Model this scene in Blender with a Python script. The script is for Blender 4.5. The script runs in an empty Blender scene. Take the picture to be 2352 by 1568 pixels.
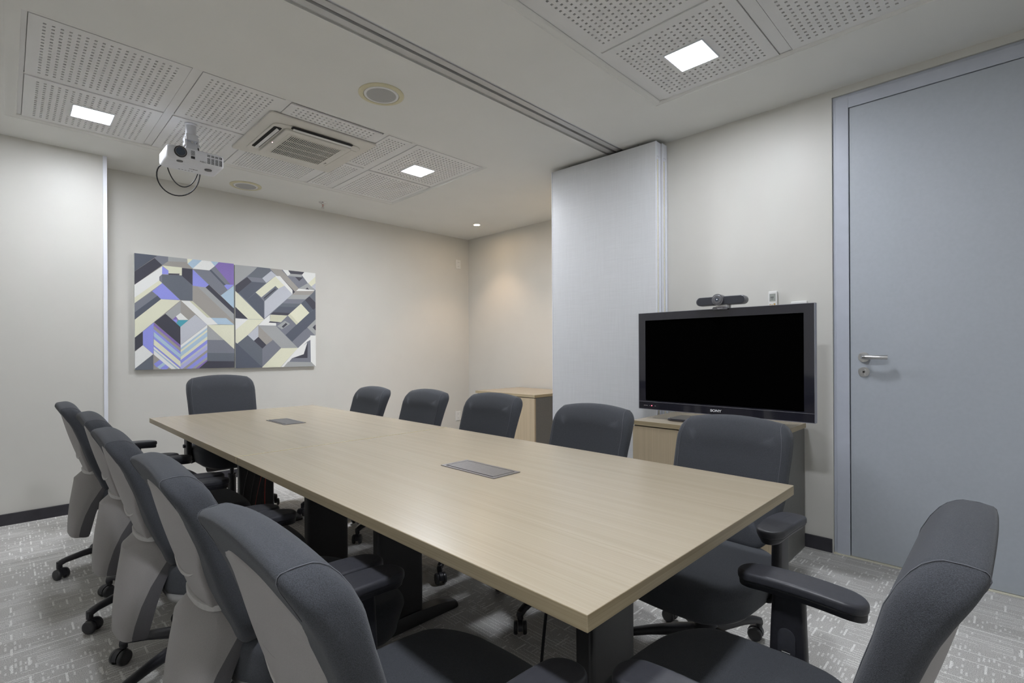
import bpy, math, random
from mathutils import Vector, Matrix
PI = math.pi
random.seed(4)
SC = bpy.context.scene
COL = SC.collection

# ------------------------------------------------------------------ camera
F_PX, YAW, ROLL, CY = 1155.05, math.radians(45.187), math.radians(-0.289), 805.48
fw = Vector((math.sin(YAW), math.cos(YAW), 0))
rt0 = Vector((math.cos(YAW), -math.sin(YAW), 0))
up0 = Vector((0, 0, 1))
rt = rt0*math.cos(ROLL) + up0*math.sin(ROLL)
up = -rt0*math.sin(ROLL) + up0*math.cos(ROLL)
cam = bpy.data.cameras.new('camera')
cam.sensor_width = 36.0
cam.lens = F_PX/2352*36
cam.shift_y = (CY-784)/2352
cam.clip_start = 0.02
camo = bpy.data.objects.new('camera', cam)
COL.objects.link(camo)
M4 = Matrix(((rt.x, up.x, -fw.x, 0), (rt.y, up.y, -fw.y, 0), (rt.z, up.z, -fw.z, 1.15), (0, 0, 0, 1)))
camo.matrix_world = M4
SC.camera = camo
# ------------------------------------------------------------------ world, exposure
w = bpy.data.worlds.new('world'); SC.world = w; w.use_nodes = True
w.node_tree.nodes['Background'].inputs[0].default_value = (0.75, 0.78, 0.85, 1)
w.node_tree.nodes['Background'].inputs[1].default_value = 0.0
SC.view_settings.view_transform = 'Standard'
SC.view_settings.look = 'None'
SC.view_settings.gamma = 1
SC.view_settings.use_curve_mapping = False
SC.view_settings.exposure = 1.60
LED = 92.0          # radiance of the square LED panels (the room's lamps)
LEDC = (0.90, 0.93, 1.0)
SPOT_W = 6.0
# ------------------------------------------------------------------ room numbers
CZ = 2.612          # ceiling
TZ = 2.628          # perforated tile plane
KT = (TZ-1.15)/1.5  # size factor of everything lying in the tile plane
XR = 3.296          # right wall
XF = 4.30           # far right wall beyond the partition
YB = 5.075          # back wall
YL = 4.78           # front of the storage column on the left
XL, YN = -0.70, -0.62

# ------------------------------------------------------------------ materials
MATS = {}
def nt(name):
    m = bpy.data.materials.new(name); m.use_nodes = True
    t = m.node_tree; b = t.nodes['Principled BSDF']
    MATS[name] = m
    return m, t, b
def noisy(name, col, rough=.6, metal=0., nscale=40., namt=.06, bump=0., bscale=200., spec=.5, sheen=0., coat=0., stretch=(1, 1, 1), detail=3):
    m, t, b = nt(name)
    tc = t.nodes.new('ShaderNodeTexCoord'); mp = t.nodes.new('ShaderNodeMapping')
    mp.inputs['Scale'].default_value = stretch
    t.links.new(tc.outputs['Object'], mp.inputs[0])
    n = t.nodes.new('ShaderNodeTexNoise'); n.inputs['Scale'].default_value = nscale; n.inputs['Detail'].default_value = detail
    t.links.new(mp.outputs[0], n.inputs['Vector'])
    r = t.nodes.new('ShaderNodeMapRange')
    r.inputs['From Min'].default_value = .3; r.inputs['From Max'].default_value = .7
    r.inputs['To Min'].default_value = 1-namt; r.inputs['To Max'].default_value = 1+namt
    t.links.new(n.outputs['Fac'], r.inputs['Value'])
    mx = t.nodes.new('ShaderNodeVectorMath'); mx.operation = 'SCALE'
    mx.inputs[0].default_value = col
    t.links.new(r.outputs[0], mx.inputs['Scale'])
    t.links.new(mx.outputs[0], b.inputs['Base Color'])
    b.inputs['Roughness'].default_value = rough; b.inputs['Metallic'].default_value = metal
    b.inputs['Specular IOR Level'].default_value = spec
    if sheen: b.inputs['Sheen Weight'].default_value = sheen; b.inputs['Sheen Roughness'].default_value = .4
    if coat: b.inputs['Coat Weight'].default_value = coat; b.inputs['Coat Roughness'].default_value = .1
    if bump:
        n2 = t.nodes.new('ShaderNodeTexNoise'); n2.inputs['Scale'].default_value = bscale; n2.inputs['Detail'].default_value = 2
        t.links.new(mp.outputs[0], n2.inputs['Vector'])
        bp = t.nodes.new('ShaderNodeBump'); bp.inputs['Strength'].default_value = bump; bp.inputs['Distance'].default_value = .002
        t.links.new(n2.outputs['Fac'], bp.inputs['Height']); t.links.new(bp.outputs[0], b.inputs['Normal'])
    return m
def emis(name, col, s):
    m, t, b = nt(name)
    b.inputs['Base Color'].default_value = (.8, .8, .8, 1)
    b.inputs['Emission Color'].default_value = (*col, 1); b.inputs['Emission Strength'].default_value = s
    return m

noisy('ceiling_paint', (.72, .72, .69), .85, nscale=3, namt=.015)
noisy('tile_paint', (.72, .72, .71), .8, nscale=5, namt=.015)
noisy('wall_paint', (.62, .61, .57), .42, nscale=4, namt=.012, spec=.3, bump=.06, bscale=60)
noisy('void_black', (.012, .012, .012), .9)
noisy('door_paint', (.44, .475, .52), .42, nscale=60, namt=.02, bump=.05, bscale=400)
noisy('frame_paint', (.50, .53, .60), .35, nscale=20, namt=.02)
noisy('baseboard_black', (.035, .034, .042), .45, nscale=20, namt=.15)
noisy('aluminium', (.62, .63, .66), .35, metal=.6, nscale=30, namt=.03)
noisy('white_trim', (.78, .80, .86), .35, nscale=10, namt=.02)
noisy('cream_seal', (.75, .72, .58), .8, nscale=200, namt=.12)
noisy('track_metal', (.50, .50, .49), .4, metal=.15, nscale=10, namt=.02)
noisy('track_dark', (.055, .05, .04), .6, nscale=30, namt=.3)
noisy('chrome', (.75, .75, .75), .15, metal=1., nscale=30, namt=.02)
noisy('satin_steel', (.62, .62, .62), .28, metal=1., nscale=30, namt=.03)
noisy('fabric', (.062, .066, .075), .95, nscale=800, namt=.32, bump=.5, bscale=900, spec=.2, sheen=.12)
noisy('shell_plastic', (.275, .26, .255), .50, nscale=500, namt=.06, bump=.15, bscale=900)
noisy('seam_thread', (.13, .135, .15), .9)
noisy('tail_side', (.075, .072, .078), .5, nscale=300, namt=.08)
noisy('ring_plastic', (.42, .41, .40), .5, nscale=100, namt=.05)
noisy('pan_plastic', (.24, .235, .23), .5, nscale=100, namt=.05)
noisy('black_plastic', (.022, .022, .027), .42, nscale=90, namt=.12, bump=.1, bscale=700)
noisy('arm_pad', (.040, .041, .049), .42, nscale=90, namt=.10, bump=.12, bscale=800)
noisy('wheel_plastic', (.030, .030, .033), .35, nscale=60, namt=.1)
noisy('leg_metal', (.028, .028, .030), .38, nscale=500, namt=.15, bump=.1, bscale=900)
noisy('hatch_metal', (.20, .195, .20), .38, metal=.7, nscale=90, namt=.08)
noisy('cabinet_side', (.155, .152, .145), .55, nscale=90, namt=.05)
noisy('tv_gloss', (.018, .018, .026), .06, nscale=5, namt=.05, coat=.6)
noisy('tv_screen', (.001, .001, .001), .5, spec=.0, nscale=5, namt=.02)
noisy('tv_trim', (.32, .32, .36), .3, metal=.5, nscale=5, namt=.02)
noisy('white_plastic', (.72, .72, .70), .4, nscale=30, namt=.02)
noisy('ac_plastic', (.62, .60, .545), .45, nscale=8, namt=.03)
noisy('projector_white', (.70, .71, .74), .4, nscale=40, namt=.03)
noisy('speaker_rim', (.62, .58, .40), .6, nscale=8, namt=.05)
noisy('speaker_grille', (.40, .40, .39), .7, nscale=600, namt=.12)
noisy('lens_glass', (.012, .03, .06), .05, nscale=5, coat=1.)
noisy('lcd', (.32, .34, .31), .3, nscale=5)
noisy('gold_button', (.50, .33, .12), .4, nscale=20)
noisy('logo_grey', (.10, .10, .10), .5)
noisy('letter_silver', (.75, .75, .78), .3, nscale=20, namt=.02)
noisy('cable_black', (.01, .01, .012), .45)
noisy('cable_red', (.35, .03, .02), .5)
noisy('cam_grey', (.16, .16, .17), .35, metal=.3, nscale=60)
noisy('cam_mesh', (.035, .037, .045), .8, nscale=900, namt=.4)
noisy('edge_band', (.62, .53, .34), .4, nscale=60, namt=.05)
emis('led_face', LEDC, LED*.56)
emis('led_face_middle', LEDC, LED*1.4)
emis('led_face_near', LEDC, LED*1.1)
emis('halogen_face', (1., .72, .42), 60.)
emis('red_led', (1., .02, .05), 3.)
emis('pink_led', (1., .45, .5), 3.)

def wood(name, axis, base, dark, rough=.32, spec=.5):
    m, t, b = nt(name)
    tc = t.nodes.new('ShaderNodeTexCoord')
    def nz(sc, stretch, det, rgh=.5):
        mp = t.nodes.new('ShaderNodeMapping'); mp.inputs['Scale'].default_value = stretch
        t.links.new(tc.outputs['Object'], mp.inputs[0])
        n = t.nodes.new('ShaderNodeTexNoise'); n.inputs['Scale'].default_value = sc; n.inputs['Detail'].default_value = det
        n.inputs['Roughness'].default_value = rgh
        t.links.new(mp.outputs[0], n.inputs['Vector']); return n
    def st(a, b_):
        s = [b_]*3; s[axis] = a; return tuple(s)
    n1 = nz(1., st(.9, 220), 3, .6); n2 = nz(1., st(.35, 30), 2); n3 = nz(1., st(4, 500), 2)
    a = t.nodes.new('ShaderNodeMath'); a.operation = 'MULTIPLY_ADD'
    t.links.new(n1.outputs['Fac'], a.inputs[0]); a.inputs[1].default_value = .55
    sc2 = t.nodes.new('ShaderNodeMath'); sc2.operation = 'MULTIPLY_ADD'; sc2.inputs[1].default_value = .35; sc2.inputs[2].default_value = .32; t.links.new(n2.outputs['Fac'], sc2.inputs[0]); t.links.new(sc2.outputs[0], a.inputs[2])
    a2 = t.nodes.new('ShaderNodeMath'); a2.operation = 'MULTIPLY_ADD'
    t.links.new(n3.outputs['Fac'], a2.inputs[0]); a2.inputs[1].default_value = .35
    t.links.new(a.outputs[0], a2.inputs[2])
    cr = t.nodes.new('ShaderNodeValToRGB'); e = cr.color_ramp.elements
    e[0].position = .62; e[0].color = (*dark, 1); e[1].position = 1.18; e[1].color = (*base, 1)
    mr = t.nodes.new('ShaderNodeMapRange'); mr.inputs['From Min'].default_value = .55; mr.inputs['From Max'].default_value = 1.3
    t.links.new(a2.outputs[0], mr.inputs['Value']); e[0].position = 0.1; e[1].position = .75
    t.links.new(mr.outputs[0], cr.inputs['Fac']); t.links.new(cr.outputs[0], b.inputs['Base Color'])
    b.inputs['Roughness'].default_value = rough; b.inputs['Specular IOR Level'].default_value = spec
    bp = t.nodes.new('ShaderNodeBump'); bp.inputs['Strength'].default_value = .12; bp.inputs['Distance'].default_value = .0006
    t.links.new(n3.outputs['Fac'], bp.inputs['Height']); t.links.new(bp.outputs[0], b.inputs['Normal'])
    return m
wood('oak_top', 1, (.42, .362, .27), (.335, .282, .20), .27)
wood('oak_edge', 1, (.44, .365, .24), (.24, .185, .10), .4)
wood('oak_edge_x', 0, (.44, .365, .24), (.24, .185, .10), .4)
wood('oak_front', 2, (.52, .43, .30), (.36, .285, .185), .4)

def carpet():
    m, t, b = nt('carpet')
    N = t.nodes.new; Lk = t.links.new
    tc = N('ShaderNodeTexCoord')
    sep = N('ShaderNodeSeparateXYZ'); Lk(tc.outputs['Object'], sep.inputs[0])
    def mth(op, a, b_=None, c=None):
        n = N('ShaderNodeMath'); n.operation = op
        for i, v in enumerate((a, b_, c)):
            if v is None: continue
            if isinstance(v, (int, float)): n.inputs[i].default_value = v
            else: Lk(v, n.inputs[i])
        return n.outputs[0]
    X, Y = sep.outputs[0], sep.outputs[1]
    X = mth('ADD', X, .13); Y = mth('ADD', Y, .21)
    tx = mth('FLOOR', mth('DIVIDE', X, .5)); ty = mth('FLOOR', mth('DIVIDE', Y, .5))
    par = mth('GREATER_THAN', X, .63)
    # quarter-turned tiles swap the two directions (wavy lines run across in one, along in the next)
    u = mth('ADD', mth('MULTIPLY', X, mth('SUBTRACT', 1., par)), mth('MULTIPLY', Y, par))
    v = mth('ADD', mth('MULTIPLY', Y, mth('SUBTRACT', 1., par)), mth('MULTIPLY', X, par))
    def wn(a, b_, seed=0.):
        c = N('ShaderNodeCombineXYZ'); Lk(a, c.inputs[0]); Lk(b_, c.inputs[1]); c.inputs[2].default_value = seed
        w_ = N('ShaderNodeTexWhiteNoise'); w_.noise_dimensions = '3D'; Lk(c.outputs[0], w_.inputs['Vector']); return w_.outputs['Value']
    def fl(a): return mth('FLOOR', a)
    # uneven patches decide between wavy-line texture and dash texture
    rv = fl(mth('DIVIDE', v, .095)); ru = fl(mth('ADD', mth('DIVIDE', u, .30), mth('MULTIPLY', wn(rv, rv, 1.), 3.)))
    reg = wn(ru, rv, 3.)
    isline = mth('GREATER_THAN', reg, .45)
    def lines_(period, width, seglen, prob, seed, amp, freq):
        wob = mth('MULTIPLY', mth('SINE', mth('MULTIPLY', u, freq)), amp)
        vv = mth('DIVIDE', mth('ADD', v, wob), period); row = fl(vv)
        off = mth('MULTIPLY', wn(row, row, seed), 5.)
        on = mth('LESS_THAN', wn(fl(mth('ADD', mth('DIVIDE', u, seglen), off)), row, seed+1.), prob)
        return mth('MULTIPLY', mth('LESS_THAN', mth('FRACT', vv), width), on)
    wavy = lines_(.0165, .20, .10, mth('ADD', .05, mth('MULTIPLY', isline, .50)), 7., .0013, 330.)
    longl = lines_(.075, .045, .42, .55, 17., .0009, 300.)
    def dashes_(cw, cl, wfrac, lmin, lvar, prob, seed):
        du = mth('DIVIDE', u, cw); col = fl(du)
        dv = mth('ADD', mth('DIVIDE', v, cl), mth('MULTIPLY', wn(col, col, seed), 9.))
        c_ = wn(col, fl(dv), seed+1.); c2 = wn(col, fl(dv), seed+2.)
        sh = mth('MULTIPLY', mth('LESS_THAN', mth('FRACT', du), wfrac), mth('LESS_THAN', mth('FRACT', dv), mth('ADD', lmin, mth('MULTIPLY', c2, lvar))))
        return mth('MULTIPLY', sh, mth('LESS_THAN', c_, prob))
    dash = dashes_(.0135, .052, .46, .25, .50, mth('SUBTRACT', .45, mth('MULTIPLY', isline, .36)), 23.)
    stroke = dashes_(.046, .150, .15, .35, .2, .42, 31.)
    pat = mth('MAXIMUM', mth('MAXIMUM', mth('MULTIPLY', wavy, .62), mth('MULTIPLY', dash, .52)), mth('MAXIMUM', mth('MULTIPLY', stroke, .75), mth('MULTIPLY', longl, .8)))
    # tufts
    n = N('ShaderNodeTexNoise'); n.inputs['Scale'].default_value = 330.; n.inputs['Detail'].default_value = 3.
    Lk(tc.outputs['Object'], n.inputs['Vector'])
    n2 = N('ShaderNodeTexNoise'); n2.inputs['Scale'].default_value = 3.5; Lk(tc.outputs['Object'], n2.inputs['Vector'])
    mixb = N('ShaderNodeMix'); mixb.data_type = 'RGBA'
    mixb.inputs[6].default_value = (.49, .48, .46, 1); mixb.inputs[7].default_value = (.55, .54, .52, 1)
    Lk(reg, mixb.inputs[0])
    mixc = N('ShaderNodeMix'); mixc.data_type = 'RGBA'; Lk(pat, mixc.inputs[0]); Lk(mixb.outputs[2], mixc.inputs[6])
    mixc.inputs[7].default_value = (.92, .915, .89, 1)
    mr = N('ShaderNodeMapRange'); mr.inputs['From Min'].default_value = .3; mr.inputs['From Max'].default_value = .7
    mr.inputs['To Min'].default_value = .62; mr.inputs['To Max'].default_value = 1.38; Lk(n.outputs['Fac'], mr.inputs['Value'])
    vm = N('ShaderNodeVectorMath'); vm.operation = 'SCALE'; Lk(mixc.outputs[2], vm.inputs[0]); Lk(mr.outputs[0], vm.inputs['Scale'])
    Lk(vm.outputs[0], b.inputs['Base Color']); b.inputs['Roughness'].default_value = .95
    b.inputs['Specular IOR Level'].default_value = .1
    bp = N('ShaderNodeBump'); bp.inputs['Strength'].default_value = .5; bp.inputs['Distance'].default_value = .003
    Lk(n.outputs['Fac'], bp.inputs['Height']); Lk(bp.outputs[0], b.inputs['Normal'])
carpet()

def linen(name):
    m, t, b = nt(name)
    tc = t.nodes.new('ShaderNodeTexCoord'); outs = []
    for s in ((9, 9, 900), (900, 900, 9)):
        mp = t.nodes.new('ShaderNodeMapping'); mp.inputs['Scale'].default_value = s
        t.links.new(tc.outputs['Object'], mp.inputs[0])
        n = t.nodes.new('ShaderNodeTexNoise'); n.inputs['Scale'].default_value = .6; n.inputs['Detail'].default_value = 2
        t.links.new(mp.outputs[0], n.inputs['Vector']); outs.append(n)
    a = t.nodes.new('ShaderNodeMath'); a.operation = 'ADD'
    t.links.new(outs[0].outputs['Fac'], a.inputs[0]); t.links.new(outs[1].outputs['Fac'], a.inputs[1])
    mr = t.nodes.new('ShaderNodeMapRange'); mr.inputs['From Min'].default_value = .7; mr.inputs['From Max'].default_value = 1.3
    mr.inputs['To Min'].default_value = .93; mr.inputs['To Max'].default_value = 1.05
    t.links.new(a.outputs[0], mr.inputs['Value'])
    vm = t.nodes.new('ShaderNodeVectorMath'); vm.operation = 'SCALE'; vm.inputs[0].default_value = (.60, .61, .62)
    t.links.new(mr.outputs[0], vm.inputs['Scale']); t.links.new(vm.outputs[0], b.inputs['Base Color'])
    b.inputs['Roughness'].default_value = .38; b.inputs['Specular IOR Level'].default_value = .4
linen('linen_panel')

# ------------------------------------------------------------------ mesh helpers
class MB:
    def __init__(s): s.v = []; s.f = []; s.m = []; s.slots = []
    def slot(s, mat):
        if mat not in s.slots: s.slots.append(mat)
        return s.slots.index(mat)
    def poly(s, pts, mat=None):
        i = len(s.v); s.v += [tuple(p) for p in pts]; s.f.append(tuple(range(i, i+len(pts)))); s.m.append(s.slot(mat))
    def box(s, x0, x1, y0, y1, z0, z1, mat=None, mats=None):
        i = len(s.v)
        s.v += [(x, y, z) for z in (z0, z1) for y in (y0, y1) for x in (x0, x1)]
        F = [(0, 2, 3, 1), (4, 5, 7, 6), (0, 1, 5, 4), (2, 6, 7, 3), (0, 4, 6, 2), (1, 3, 7, 5)]  # bottom top -y +y -x +x
        for k, f in enumerate(F):
            s.f.append(tuple(i+a for a in f)); s.m.append(s.slot(mats[k] if mats else mat))
    def rings(s, rings, mat=None, cap0=True, cap1=True, closed=True):
        base = len(s.v); n = len(rings[0])
        for r in rings: s.v += [tuple(p) for p in r]
        k = s.slot(mat)
        for a in range(len(rings)-1):
            for j in range(n if closed else n-1):
                j2 = (j+1) % n
                s.f.append((base+a*n+j, base+a*n+j2, base+(a+1)*n+j2, base+(a+1)*n+j)); s.m.append(k)
        if cap0: s.f.append(tuple(base+j for j in reversed(range(n)))); s.m.append(k)
        if cap1: s.f.append(tuple(base+(len(rings)-1)*n+j for j in range(n))); s.m.append(k)
    def tube(s, pts, r, n=10, mat=None, flat=1.0):
        pts = [Vector(p) for p in pts]; rr = r if isinstance(r, (list, tuple)) else [r]*len(pts)
        rings = []; prev = None
        for i, p in enumerate(pts):
            d = (pts[min(i+1, len(pts)-1)]-pts[max(i-1, 0)]).normalized()
            if prev is None:
                a = Vector((0, 0, 1)) if abs(d.z) < .9 else Vector((1, 0, 0))
            else: a = prev
            a = (a - d*a.dot(d)).normalized(); b_ = d.cross(a); prev = a
            rings.append([p + (a*math.cos(2*PI*j/n)*flat + b_*math.sin(2*PI*j/n))*rr[i] for j in range(n)])
        s.rings(rings, mat)
    def cyl(s, c, r, h, n=24, mat=None, axis='z', r2=None):
        c = Vector(c); r2 = r if r2 is None else r2
        ax = {'x': (Vector((0, 1, 0)), Vector((0, 0, 1)), Vector((1, 0, 0))), 'y': (Vector((0, 0, 1)), Vector((1, 0, 0)), Vector((0, 1, 0))), 'z': (Vector((1, 0, 0)), Vector((0, 1, 0)), Vector((0, 0, 1)))}[axis]
        s.rings([[c + ax[2]*hh + (ax[0]*math.cos(2*PI*j/n)+ax[1]*math.sin(2*PI*j/n))*q for j in range(n)] for hh, q in ((0, r), (h, r2))], mat)
    def lathe(s, c, prof, n=32, mat=None, cap=True):
        s.rings([[(c[0]+r*math.cos(2*PI*j/n), c[1]+r*math.sin(2*PI*j/n), c[2]+z) for j in range(n)] for r, z in prof], mat, cap, cap)
    def xf(s, M, i0=0):
        for i in range(i0, len(s.v)): s.v[i] = tuple(M @ Vector(s.v[i]))
    def build(s, name, mat=None, parent=None, smooth=35, bevel=0, fn=None, bseg=2):
        me = bpy.data.meshes.new(name)
        vs = [fn(*p) for p in s.v] if fn else s.v
        me.from_pydata(vs, [], s.f)
        for sl in s.slots: me.materials.append(MATS[sl or mat])
        if any(s.m): me.polygons.foreach_set('material_index', s.m)
        me.validate()
        if smooth:
            me.polygons.foreach_set('use_smooth', [True]*len(me.polygons))
            me.set_sharp_from_angle(angle=math.radians(smooth))
        me.update()
        o = bpy.data.objects.new(name, me); COL.objects.link(o)
        if parent: o.parent = parent
        if bevel:
            b_ = o.modifiers.new('bevel', 'BEVEL'); b_.width = bevel; b_.segments = bseg; b_.limit_method = 'ANGLE'; b_.angle_limit = math.radians(40)
            b_.harden_normals = False
        return o
def thing(name, label, cat, loc=(0, 0, 0), rz=0, group=None):
    o = bpy.data.objects.new(name, None); COL.objects.link(o)
    o.empty_display_size = .05
    o.location = loc; o.rotation_euler = (0, 0, rz)
    return tag(o, label, cat, group)
def tag(o, label, cat, group=None):
    o['label'] = label; o['category'] = cat
    if group: o['group'] = group
    return o
def struct(o, label=None, cat=None):
    o['kind'] = 'structure'
    if label: o['label'] = label
    if cat: o['category'] = cat
    return o

def rrect(W, H, R, n=8):
    """rounded rectangle outline, half sizes W,H, corner radius R; list of (a,b) with outward normals"""
    R = min(R, W-1e-4, H-1e-4); out = []
    for cx, cy, a0 in ((W-R, H-R, 0), (-W+R, H-R, 90), (-W+R, -H+R, 180), (W-R, -H+R, 270)):
        for k in range(n+1):
            a = math.radians(a0+90*k/n); out.append((cx, cy, math.cos(a), math.sin(a)))
    return out, R
def pillow(mb, W, H, R, T, r, mat=None, n=8, nr=4, nin=6, plane='yz', subdiv=0):
    """slab with rounded outline (half sizes W,H, corner R), half thickness T, edge radius r; plane 'yz' -> (t,a,b), 'xy' -> (a,b,t)"""
    ol, R = rrect(W, H, R, n)
    # densify straight runs
    pts = []
    m = len(ol)
    for i in range(m):
        cx, cy, nx, ny = ol[i]; dx, dy, ex, ey = ol[(i+1) % m]
        pts.append((cx, cy, nx, ny))
        p = (cx+nx*R, cy+ny*R); q = (dx+ex*R, dy+ey*R)
        L = math.hypot(q[0]-p[0], q[1]-p[1])
        if subdiv and L > .05 and abs(nx-ex)+abs(ny-ey) < 1e-3:
            k = int(L/subdiv)
            for j in range(1, k):
                f = j/k; pts.append((cx+(dx-cx)*f, cy+(dy-cy)*f, nx, ny))
    def ring(ins, t):
        # ins: inset distance from the outline
        out = []
        for cx, cy, nx, ny in pts:
            if ins <= R: a, b_ = cx+nx*(R-ins), cy+ny*(R-ins)
            else:
                f = max(0.0, 1-(ins-R)/max(1e-6, min(W, H)-R))
                sa = max(-(W-H), min(W-H, cx)) if W > H else 0.0; sb = max(-(H-W), min(H-W, cy)) if H > W else 0.0
                a = sa+(cx-sa)*f; b_ = sb+(cy-sb)*f
            out.append((t, a, b_) if plane == 'yz' else (a, b_, t))
        return out
    rg = []
    inmax = min(W, H)
    base_in = [r + (inmax-r)*((k)/nin) for k in range(1, nin)]+[inmax*.995]
    for ins in reversed(base_in): rg.append(ring(ins, -T))
    for k in range(nr+1):
        a = PI/2*k/nr; rg.append(ring(r*(1-math.sin(a)), -T+r*(1-math.cos(a))))
    for k in range(nr+1):
        a = PI/2*k/nr; rg.append(ring(r*(1-math.cos(a)), T-r*(1-math.sin(a))))
    for ins in base_in: rg.append(ring(ins, T))
    mb.rings(rg, mat)

def text_mesh(txt, size, name, mat, parent, loc, rot, extrude=.0004, bold=0.0, sx=1.0):
    cu = bpy.data.curves.new(name, 'FONT'); cu.body = txt; cu.size = size; cu.extrude = extrude; cu.offset = bold
    cu.align_x = 'CENTER'; cu.align_y = 'CENTER'
    o = bpy.data.objects.new(name, cu)
    me = bpy.data.meshes.new_from_object(o)
    me.name = name; me.materials.clear(); me.materials.append(MATS[mat])
    bpy.data.objects.remove(o)
    q = bpy.data.objects.new(name, me); COL.objects.link(q)
    q.location = loc; q.rotation_euler = rot; q.scale = (sx, 1, 1)
    if parent: q.parent = parent
    return q

def cells(x0, x1, y0, y1, holes):
    """rectangles covering a rect minus rectangular holes"""
    xs = sorted({x0, x1, *[h[0] for h in holes], *[h[1] for h in holes]}); ys = sorted({y0, y1, *[h[2] for h in holes], *[h[3] for h in holes]})
    for a, b_ in zip(xs, xs[1:]):
        for c, d in zip(ys, ys[1:]):
            mx, my = (a+b_)/2, (c+d)/2
            if not any(h[0] < mx < h[1] and h[2] < my < h[3] for h in holes): yield a, b_, c, d

# ------------------------------------------------------------------ setting
mb = MB(); mb.box(XL-.1, XF+.1, YN-.1, YB+.1, -.1, 0); struct(mb.build('floor', 'carpet', smooth=0), 'grey patterned carpet tile floor', 'floor')
RECL = (-.003, 2.715, 2.958, 4.378)
RECR = (.02, 2.755, .09, 1.508)
TRK = (XL, XR-.0, 2.005, 2.142)
mb = MB()
def ceil_rects():
    holes = [RECL, RECR, TRK]
    for a, b_, c, d in cells(XL, XF+.1, YN, YB+.1, holes): mb.poly([(a, c, CZ), (a, d, CZ), (b_, d, CZ), (b_, c, CZ)])
ceil_rects()
# slab above, closing everything (a dark plenum behind the perforations)
mb.box(XL-.1, XF+.2, YN-.1, YB+.2, 2.80, 2.9)
# perimeter returns of recesses: rolled plaster edge rising to the tile plane
for (x0, x1, y0, y1), (wn_, wx, wy) in ((RECL, (.055, .012, .020)), (RECR, (.055, .012, .032))):
    rg = []
    for f, g in ((0, 0), (.04, .10), (.15, .20), (.35, .30), (.60, .48), (.80, .72), (.95, .95), (1., 1.12)):
        z_ = CZ+(TZ-CZ)*g
        rg.append([(x0+wn_*f, y0+wn_*f, z_), (x1-wx*f, y0+wn_*f, z_), (x1-wx*f, y1-wy*f, z_), (x0+wn_*f, y1-wy*f, z_)])
    mb.rings(rg, None, False, False)
    mb.poly([(x0, y0, TZ+.0125), (x1+.05, y0, TZ+.0125), (x1+.05, y1+.05, TZ+.0125), (x0, y1+.05, TZ+.0125)])
    mb.poly([(x1, y0, CZ+.001), (x1, y1, CZ+.001), (x1, y1, TZ+.0125), (x1, y0, TZ+.0125)]); mb.poly([(x0, y1, CZ+.001), (x1, y1, CZ+.001), (x1, y1, TZ+.0125), (x0, y1, TZ+.0125)])
for (x0, x1, y0, y1) in (TRK,):
    mb.poly([(x0, y0, CZ), (x1, y0, CZ), (x1, y0, 2.75), (x0, y0, 2.75)]); mb.poly([(x1, y1, CZ), (x0, y1, CZ), (x0, y1, 2.75), (x1, y1, 2.75)])
struct(mb.build('ceiling', 'ceiling_paint', smooth=50), 'light grey plaster ceiling with two recesses', 'ceiling')

mb = MB()
# door opening in right wall: y -.42 .. .717, z 0 .. 2.57
DY0, DY1, DZ = -.44, .717, 2.570
mb.box(XR, XR+.12, DY1, 2.76, 0, CZ+.02); mb.box(XR, XR+.12, YN, DY0, 0, CZ+.02); mb.box(XR, XR+.12, DY0, DY1, DZ, CZ+.02)
mb.box(XR+.12, XF, 2.66, 2.76, 0, CZ+.02)
struct(mb.build('wall_right', 'wall_paint', smooth=0), 'glossy beige wall with the grey door', 'wall')
mb = MB(); mb.box(XF, XF+.1, 2.66, YB+.1, 0, CZ+.02); struct(mb.build('wall_far_right', 'wall_paint', smooth=0), 'beige wall behind the far cabinet', 'wall')
mb = MB(); mb.box(XL-.1, XF, YB, YB+.1, 0, CZ+.02); struct(mb.build('wall_back', 'wall_paint', smooth=0), 'beige wall with the two paintings', 'wall')
mb = MB(); mb.box(XL, .512, YL, YB, 0, CZ+.02); struct(mb.build('wall_back_left', 'wall_paint', smooth=0), 'beige wall section standing forward at left', 'wall')
mb = MB(); mb.box(.512, .536, YL-.006, YL+.03, 0, CZ); struct(mb.build('trim_1', 'white_trim', smooth=0, bevel=.002), 'white vertical edge profile on left wall section', 'trim')
mb = MB(); mb.box(XL-.1, XL, YN-.1, YB+.1, 0, CZ+.02); struct(mb.build('wall_left', 'wall_paint', smooth=0))
mb = MB(); mb.box(XL, XR+.12, YN-.1, YN, 0, CZ+.02); struct(mb.build('wall_front', 'wall_paint', smooth=0))
BH = .076
mb = MB(); mb.box(XR-.012, XR, DY1+.006, 1.70, 0, BH); struct(mb.build('baseboard_right', 'baseboard_black', smooth=0, bevel=.002), 'black baseboard', 'baseboard')
mb = MB(); mb.box(XL, .536, YL-.012, YL, 0, BH); struct(mb.build('baseboard_left', 'baseboard_black', smooth=0, bevel=.002), 'black baseboard', 'baseboard')
mb = MB(); mb.box(.54, XF, YB-.012, YB, 0, BH); struct(mb.build('baseboard_back', 'baseboard_black', smooth=0, bevel=.002), 'black baseboard', 'baseboard')
mb = MB(); mb.box(XF-.012, XF, 2.76, YB-.012, 0, BH); struct(mb.build('baseboard_far_right', 'baseboard_black', smooth=0, bevel=.002), 'black baseboard', 'baseboard')

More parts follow.
